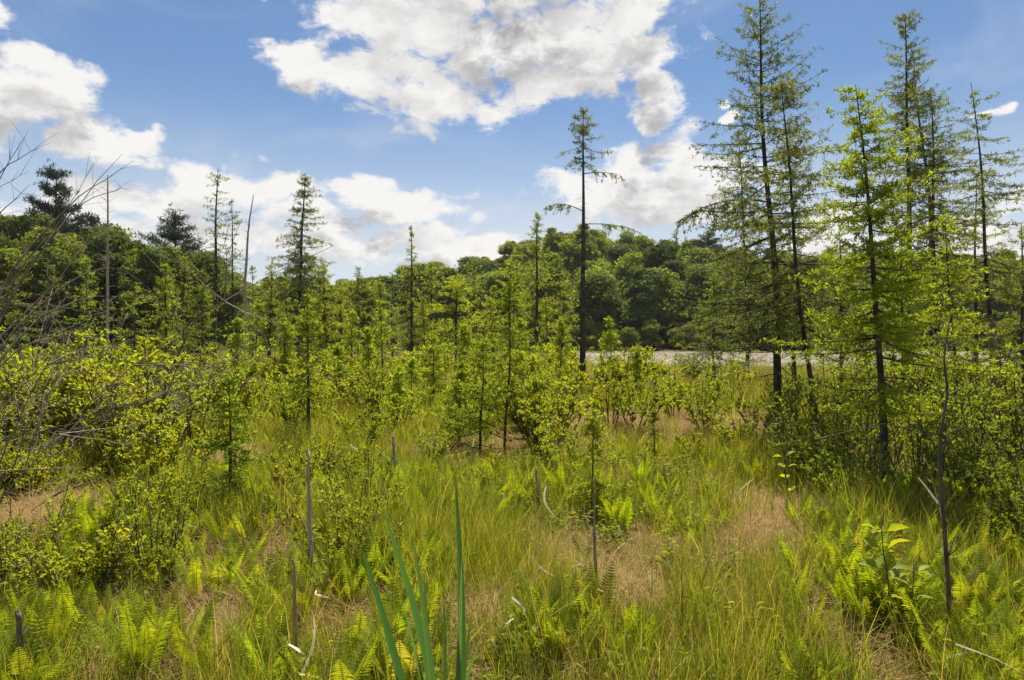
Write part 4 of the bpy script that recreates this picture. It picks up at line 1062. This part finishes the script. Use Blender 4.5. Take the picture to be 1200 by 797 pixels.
r = np.random.default_rng(33)
src = [blade_tuft('a', 200+i, 28, 0.52, 0.0042, 0.13, 0.45, 'sedge', 4, 0.12) for i in range(5)] + \
      [blade_tuft('b', 210+i, 26, 0.58, 0.0072, 0.14, 0.45, 'sedge', 3, 0.12, base=0.09) for i in range(4)] + \
      [blade_tuft('c', 220+i, 26, 0.62, 0.014, 0.15, 0.45, 'sedge', 3, 0.10, base=0.2) for i in range(4)] + \
      [blade_tuft('d', 230+i, 14, 0.7, 0.009, 0.16, 0.7, 'sedge', 5, 0.06, base=0.03) for i in range(3)]
P, R_, S_, I_ = [], [], [], []
for (n, y0, y1, lo, hi, thr) in [(4000, 2.5, 6, 0, 5, 0.40), (5400, 5.6, 12, 5, 9, 0.34), (4600, 11, 24, 9, 13, 0.2), (5600, 22, 62, 9, 13, 0.05), (200, 2.6, 8, 13, 16, 0.35)]:
    x, y = field(n, y0, y1, r)
    ok = (pond(x, y) > 0.97) & (r.uniform(0, 1, n) > bare(x, y)*0.92) & (clump(x, y)+r.normal(0, 0.2, n) > thr) & ((r.uniform(0, 1, n) < 0.7) | (x > -0.08*y) | (y > 8)) & ((r.uniform(0, 1, n) < 0.7) | (x < 0.42*y) | (y > 8))
    x, y = x[ok], y[ok]; m_ = len(x)
    P.append(np.stack([x, y, H(x, y)-0.015], -1)); R_.append(np.stack([r.normal(0, 0.08, m_), r.normal(0, 0.08, m_), r.uniform(0, 6.28, m_)], -1))
    k = (0.45+0.75*clump(x, y))*r.uniform(0.7, 1.2, m_)
    S_.append(np.stack([k*1.05, k*1.05, k], -1)); I_.append(r.integers(lo, hi, m_))
scatter('sedge_grass', src, np.concatenate(P), np.concatenate(R_), np.concatenate(S_), np.concatenate(I_), 'green sedge grass with straw blades filling the marsh', 'grass')

src = [blade_tuft('e', 250+i, 34, 0.42, 0.0055, 0.5, 1.1, 'sedge_dead', 4, 0, 0.55, 0.12) for i in range(5)] + \
      [blade_tuft('f', 260+i, 34, 0.5, 0.010, 0.4, 1.0, 'sedge_dead', 3, 0, 0.45, 0.2) for i in range(3)]
P, R_, S_, I_ = [], [], [], []
for (n, y0, y1, lo, hi, keep) in [(5200, 2.2, 7, 0, 5, 0.36), (5200, 6.5, 14, 0, 8, 0.30), (3500, 13, 34, 5, 8, 0.30)]:
    x, y = field(n, y0, y1, r)
    ok = r.uniform(0, 1, n) < keep+bare(x, y)*0.9
    x, y = x[ok], y[ok]; m_ = len(x)
    P.append(np.stack([x, y, H(x, y)-0.01], -1)); R_.append(np.stack([r.normal(0, 0.15, m_), r.normal(0, 0.15, m_), r.uniform(0, 6.28, m_)], -1))
    k = r.uniform(0.6, 1.25, m_); S_.append(np.stack([k, k, k*r.uniform(0.5, 1.0, m_)], -1)); I_.append(r.integers(lo, hi, m_))
for (a, b, c) in MC:       # thick mats
    n = int(200*c*c/0.3)+60
    x = r.normal(a, c*0.5, n); y = r.normal(b-0.4*c, c*0.8, n)
    P.append(np.stack([x, y, H(x, y)-0.01], -1)); R_.append(np.stack([r.normal(0, 0.2, n), r.normal(0, 0.2, n), r.uniform(0, 6.28, n)], -1))
    k = r.uniform(0.6, 1.2, n); S_.append(np.stack([k, k, k*r.uniform(0.4, 0.8, n)], -1)); I_.append(r.integers(0, 5, n))
scatter('dead_grass_thatch', src, np.concatenate(P), np.concatenate(R_), np.concatenate(S_), np.concatenate(I_), 'matted straw-brown dead grass lying between green tufts', 'dead grass')

# low leafy ground plants and distant ferns
def fern_clump(name, seed):
    r = np.random.default_rng(seed); mb = MB()
    for (me, a, tl, l) in fern_bits(r):
        v = np.empty(len(me.vertices)*3, np.float32); me.vertices.foreach_get('co', v); v = v.reshape(-1, 3)*l
        Mx = np.array(Matrix.Rotation(a, 3, 'Z') @ Matrix.Rotation(tl, 3, 'Y'))
        ti = np.empty(len(me.vertices), np.float32); me.attributes['tint'].data.foreach_get('value', ti)
        T_ = [tuple(p.vertices) for p in me.polygons]
        mb.add(v @ Mx.T, [t for t in T_ if len(t) == 3], [t for t in T_ if len(t) == 4], ti)
    return bpy.data.objects.new(name, mb.mesh(name, M['fern']))


def herb(name, seed):
    r = np.random.default_rng(seed); mb = MB(); n = 26
    a = r.uniform(0, 6.28, n); P_ = np.stack([r.normal(0, 0.06, n), r.normal(0, 0.06, n), r.uniform(0.04, 0.30, n)], -1)
    leaves(mb, P_, np.stack([np.cos(a), np.sin(a), r.uniform(-0.2, 0.6, n)], -1), 0.055, 0.028, r)
    z = P_.copy(); z[:, 2] = 0; z[:, :2] *= 0.5
    tubes(mb, np.stack([z, P_], 1), np.full((n, 2), 0.0014), 3, 0.2, cap=False)
    return bpy.data.objects.new(name, mb.mesh(name, M['shrub_deep']))


src = [fern_clump('g', 270+i) for i in range(4)]+[herb('h', 280+i) for i in range(4)]
x, y = field(2000, 5.5, 17, r); ok = (x < 0.2*y+0.8+r.normal(0, 1.2, len(x))) & (clump(x*0.8, y) > 0.40) & (bare(x, y) < 0.3); x1, y1 = x[ok], y[ok]
x, y = field(1300, 2.7, 7, r); ok = ((x < -0.1*y) | (x > 0.40*y)) & (clump(x*1.6, y*1.4) > 0.50) & (bare(x, y) < 0.4); x1 = np.concatenate([x1, x[ok]]); y1 = np.concatenate([y1, y[ok]])
x, y = field(1500, 2.4, 9, r); ok = bare(x, y) < 0.5; x2, y2 = x[ok], y[ok]
x = np.concatenate([x1, x2]); y = np.concatenate([y1, y2]); n = len(x)
idx = np.concatenate([r.integers(0, 4, len(x1)), r.integers(4, 8, len(x2))]); k = r.uniform(0.6, 1.0, n)
scatter('undergrowth', src, np.stack([x, y, H(x, y)-0.015], -1), np.stack([r.normal(0, .06, n), r.normal(0, .06, n), r.uniform(0, 6.28, n)], -1), np.stack([k, k, k], -1), idx,
        'small ferns and leafy herbs between the sedge tufts', 'undergrowth')


# ------------------------------------------------------------------ woods on the far shore
def broad_tree(seed, n_lobes, flat, nleaf, mat, leaf=0.42):
    """unit: 10 m tall"""
    r = np.random.default_rng(seed)
    w = MB()
    s = np.linspace(0, 1, 8)
    P = np.stack([0.25*np.sin(s*3+seed), 0.2*np.sin(s*2.2+seed*2), s*8.2], -1); P -= P[0]
    tubes(w, P, 0.19*(1-0.8*s)+0.015, 6)
    C, RR = [], []
    for i in range(n_lobes):
        a = i*2.4+r.normal(0, 0.3); t_ = (i+0.5)/n_lobes
        z = 3.0+6.0*t_+r.normal(0, 0.35)
        rr = 2.3*math.sin(min(1, (0.25+0.8*(1-t_)))*1.5)*flat*r.uniform(0.55, 1.0)
        C.append([math.cos(a)*rr*0.75, math.sin(a)*rr*0.75, z]); RR.append(r.uniform(0.6, 1.35)*(1.0-0.25*t_))
        q = P[min(7, int(max(0.25, (z-1.2)/8.2)*7))]; e = np.array(C[-1])
        ss = np.linspace(0, 1, 5)[:, None]
        tubes(w, q*(1-ss)+e*ss+np.array([0, 0, -0.4])*np.sin(ss*np.pi), 0.055*(1-0.8*ss[:, 0])+0.008, 4, cap=False)
    C = np.array(C); RR = np.array(RR)
    li = r.integers(0, n_lobes, nleaf); D = rand_dirs(nleaf, r); D[:, 2] = D[:, 2]*0.85+0.12
    rad = RR[li]*(r.uniform(0.3, 1.05, nleaf)**0.6+np.abs(r.normal(0, 0.16, nleaf)))*(1+0.18*np.sin(D[:, 0]*7+li)*np.sin(D[:, 1]*6+D[:, 2]*5))
    A = C[li]+D*rad[:, None]
    f = MB()
    L = leaf*r.uniform(0.6, 1.3, nleaf)
    n1 = unit(D+rand_dirs(nleaf, r)*0.75)
    u = unit(np.cross(n1, rand_dirs(nleaf, r))); v = np.cross(n1, u)
    U, W = u*L[:, None]*0.5, v*L[:, None]*0.36
    V = np.stack([A-U, A-U*0.2+W, A+U*0.7+W*0.6, A+U, A+U*0.3-W, A-U*0.6-W*0.7], 1)+n1[:, None]*0
    V[:, 3] -= n1*L[:, None]*0.2; V[:, 0] -= n1*L[:, None]*0.15
    b = np.arange(nleaf)*6
    lt = r.uniform(0, 1, n_lobes)
    f.add(V.reshape(-1, 3), None, np.concatenate([np.stack([b, b+1, b+2, b+5], -1), np.stack([b+5, b+2, b+3, b+4], -1)]), np.repeat(np.clip(lt[li]*0.5+r.uniform(0, 0.5, nleaf), 0, 1), 6))
    return w.mesh('trunk', M['bark_far']), f.mesh('crown', M[mat])


def pine_tree(seed, nleaf=6000):
    """white pine, 10 m: flat plates of dark tufts on level limbs"""
    r = np.random.default_rng(seed); w, f = MB(), MB()
    s = np.linspace(0, 1, 8); P = np.stack([0.12*np.sin(s*4+seed), 0*s, s*9.6], -1); P -= P[0]
    tubes(w, P, 0.17*(1-0.85*s)+0.015, 6)
    nb = 34; tt = np.sort(r.uniform(0.45, 0.98, nb)); az = np.arange(nb)*2.4+r.normal(0, 0.4, nb)
    L = (0.5+2.0*np.sin(np.clip((1.02-tt)/0.57*1.9, 0, 2.2)))*r.uniform(0.6, 1.1, nb)
    for i in range(nb):
        q = P[min(7, int(tt[i]*7))].copy(); q[2] = tt[i]*9.6
        ss = np.linspace(0, 1, 5)[:, None]
        B = q+np.array([math.cos(az[i]), math.sin(az[i]), 0.12])*ss*L[i]+np.array([0, 0, 0.35])*ss**2*L[i]*0.6
        tubes(w, B, 0.04*(1-0.8*ss[:, 0])+0.006, 4, cap=False)
        n = int(34*L[i])
        t_ = r.uniform(0.3, 1.05, n)[:, None]
        A = q+np.array([math.cos(az[i]), math.sin(az[i]), 0.12])*t_*L[i]+np.array([0, 0, 0.35])*t_**2*L[i]*0.6+r.normal(0, 0.20, (n, 3))*np.array([1, 1, 0.35])
        tufts(f, A, 0.30, r, k=6, width=0.16, up=0.45, tint=np.clip(r.normal(0.5, 0.25, n), 0, 1))
    tufts(f, np.array([0.1, 0, 9.5])+r.normal(0, 0.25, (40, 3)), 0.28, r, k=6, width=0.16, up=0.8)
    return w.mesh('trunk', M['bark_far']), f.mesh('crown', M['pine'])


BT = [broad_tree(i, 22+2*(i % 4), 0.85+0.12*(i % 4), 12000, 'broad', 0.24) for i in range(6)]
BD = [broad_tree(20+i, 20+i % 3, 0.95, 12000, 'broad_dark', 0.24) for i in range(3)]
PN = [pine_tree(i) for i in range(3)]


def far_tree(kind, x, y, h, label, group, seed, name='broadleaf_tree', wide=1.0, cat='tree', sink=0.0):
    r = np.random.default_rng(seed)
    w, f = kind[seed % len(kind)]
    root = empty(name, (x, y, float(H(x, y))-0.1-sink*h), r.uniform(0, 6.28)); k = h/10*(1+sink)
    root.scale = (k*wide*r.uniform(0.9, 1.15), k*wide*r.uniform(0.9, 1.15), k)
    tag(root, label, cat, group)
    link_obj('trunk', w, root); link_obj('crown', f, root)
    return root


r = np.random.default_rng(55)
n = 0
rows = [(112, 7.2, ' tree at the pond shore below the wooded hill'), (119, 7.6, ' tree just behind the pond shore at the hill foot'), (128, 8.0, ' tree low on the wooded slope above the pond'),
        (138, 8.5, ' tree halfway up the wooded slope above the pond'), (149, 9.0, ' tree high on the wooded slope above the pond'), (161, 9.5, ' tree near the top of the wooded hill'), (174, 10, ' tree on the skyline of the wooded hill')]
for (yy, st, RL) in rows:
    x = -0.60*yy
    while x < 0.86*yy:
        xx, y2 = x+r.normal(0, 1.4), yy+r.normal(0, 2.2)+0.10*abs(x)
        if pond(xx, y2) > 1.03:
            dk = r.uniform() < 0.22
            pxx = CX+xx/y2*FPX
            line = np.interp(pxx, [300, 400, 450, 500, 560, 600, 640, 680, 740, 800, 850, 950, 1300], [326, 326, 324, 308, 297, 278, 266, 261, 272, 278, 286, 295, 300])
            hcap = zt(line+r.normal(2, 3.5), y2)-float(H(xx, y2))
            far_tree(BD if dk else BT, xx, y2, max(6.0, min(hcap/0.97, r.uniform(11, 15.0))), ('dark green' if dk else 'rounded green')+RL, 'trees on the far hillside', n, wide=1.5); n += 1
        x += st*r.uniform(0.8, 1.2)
for i, px in enumerate(range(380, 1290, 17)):
    p2 = px+r.normal(0, 6); y2 = 109+r.normal(0, 1.2)+0.06*abs(at(p2, 109)); x_ = at(p2, y2)
    if pond(x_, y2) > 1.02:
        far_tree(BT, x_, y2, r.uniform(3.2, 5.5), 'low rounded bush at the water edge below the hill', 'bushes on the far shore', n, 'shore_bush', wide=1.5, cat='bush', sink=0.22); n += 1
# the nearer wood behind the bare twigs
WL = 'broadleaf tree in the near wood behind the thin dead pole'; WM = 'broadleaf tree in the near wood behind the bent grey snag'; WR = 'broadleaf tree in the near wood behind the tall dark larch'
for (d, pxs, hh) in [(56, range(-330, 215, 42), (8, 11)), (64, range(-330, 270, 40), (9, 12)), (73, range(-330, 420, 38), (10, 14)), (84, range(-140, 440, 38), (12, 16)), (97, range(-140, 460, 36), (12, 17))]:
    for px in pxs:
        p2 = px+r.normal(0, 9); y2 = d+r.normal(0, 2)
        top = np.interp(p2, [-340, 0, 50, 110, 170, 230, 290, 340, 430, 480], [210, 222, 230, 250, 264, 284, 318, 326, 324, 320])
        x_ = at(p2, y2); hmax = zt(top+abs(r.normal(0, 10)), y2)-float(H(x_, y2))
        if pond(x_, y2) < 1.03: continue
        dk = p2 < 260 and r.uniform() < 0.8
        far_tree(BD if dk else BT, x_, y2, min(hmax, r.uniform(*hh)), ('dark ' if dk else 'green ')+(WL if p2 < 190 else WM if p2 < 330 else WR), 'trees of the near wood', n, wide=1.1); n += 1
for (px, d, top, lab, wd) in [(62, 92, 192, 'flat-topped dark pine standing highest above the near wood', 0.72), (203, 88, 243, 'dark spreading pine above the near wood beside the ragged larch', 0.95),
                              (110, 90, 250, 'dark pine just showing over the wood beside the thin dead pole', 0.8), (350, 62, 296, 'dark low pine filling behind the tall dark larch', 1.0), (830, 150, 268, 'pine standing above the hillside trees behind the larch thicket', 1.1)]:
    x_ = at(px, d); far_tree(PN, x_, d, zt(top, d)-float(H(x_, d)), lab, None, n, 'pine_tree', wd); n += 1
print('far trees', n)


# ------------------------------------------------------------------ thin summer air
def haze():
    mb = MB()
    x0, x1, y0, y1, z0, z1 = -1000, 1000, -60, 2400, -2.0, 46.0
    v = [(x, y, z) for z in (z0, z1) for y in (y0, y1) for x in (x0, x1)]
    mb.add(v, None, [(0, 2, 3, 1), (4, 5, 7, 6), (0, 1, 5, 4), (2, 6, 7, 3), (0, 4, 6, 2), (1, 3, 7, 5)])
    m = bpy.data.materials.new('summer_haze'); m.use_nodes = True
    N, L = m.node_tree.nodes, m.node_tree.links; N.clear()
    o = N.new('ShaderNodeOutputMaterial'); p = N.new('ShaderNodeVolumePrincipled')
    p.inputs['Color'].default_value = (0.95, 0.97, 1.0, 1); p.inputs['Density'].default_value = HAZE; p.inputs['Anisotropy'].default_value = 0.3
    L.new(p.outputs[0], o.inputs['Volume'])
    tag(mb.obj('haze', m), 'thin pale summer haze over the marsh and hill', kind='stuff')


HAZE = 0.00011
haze()
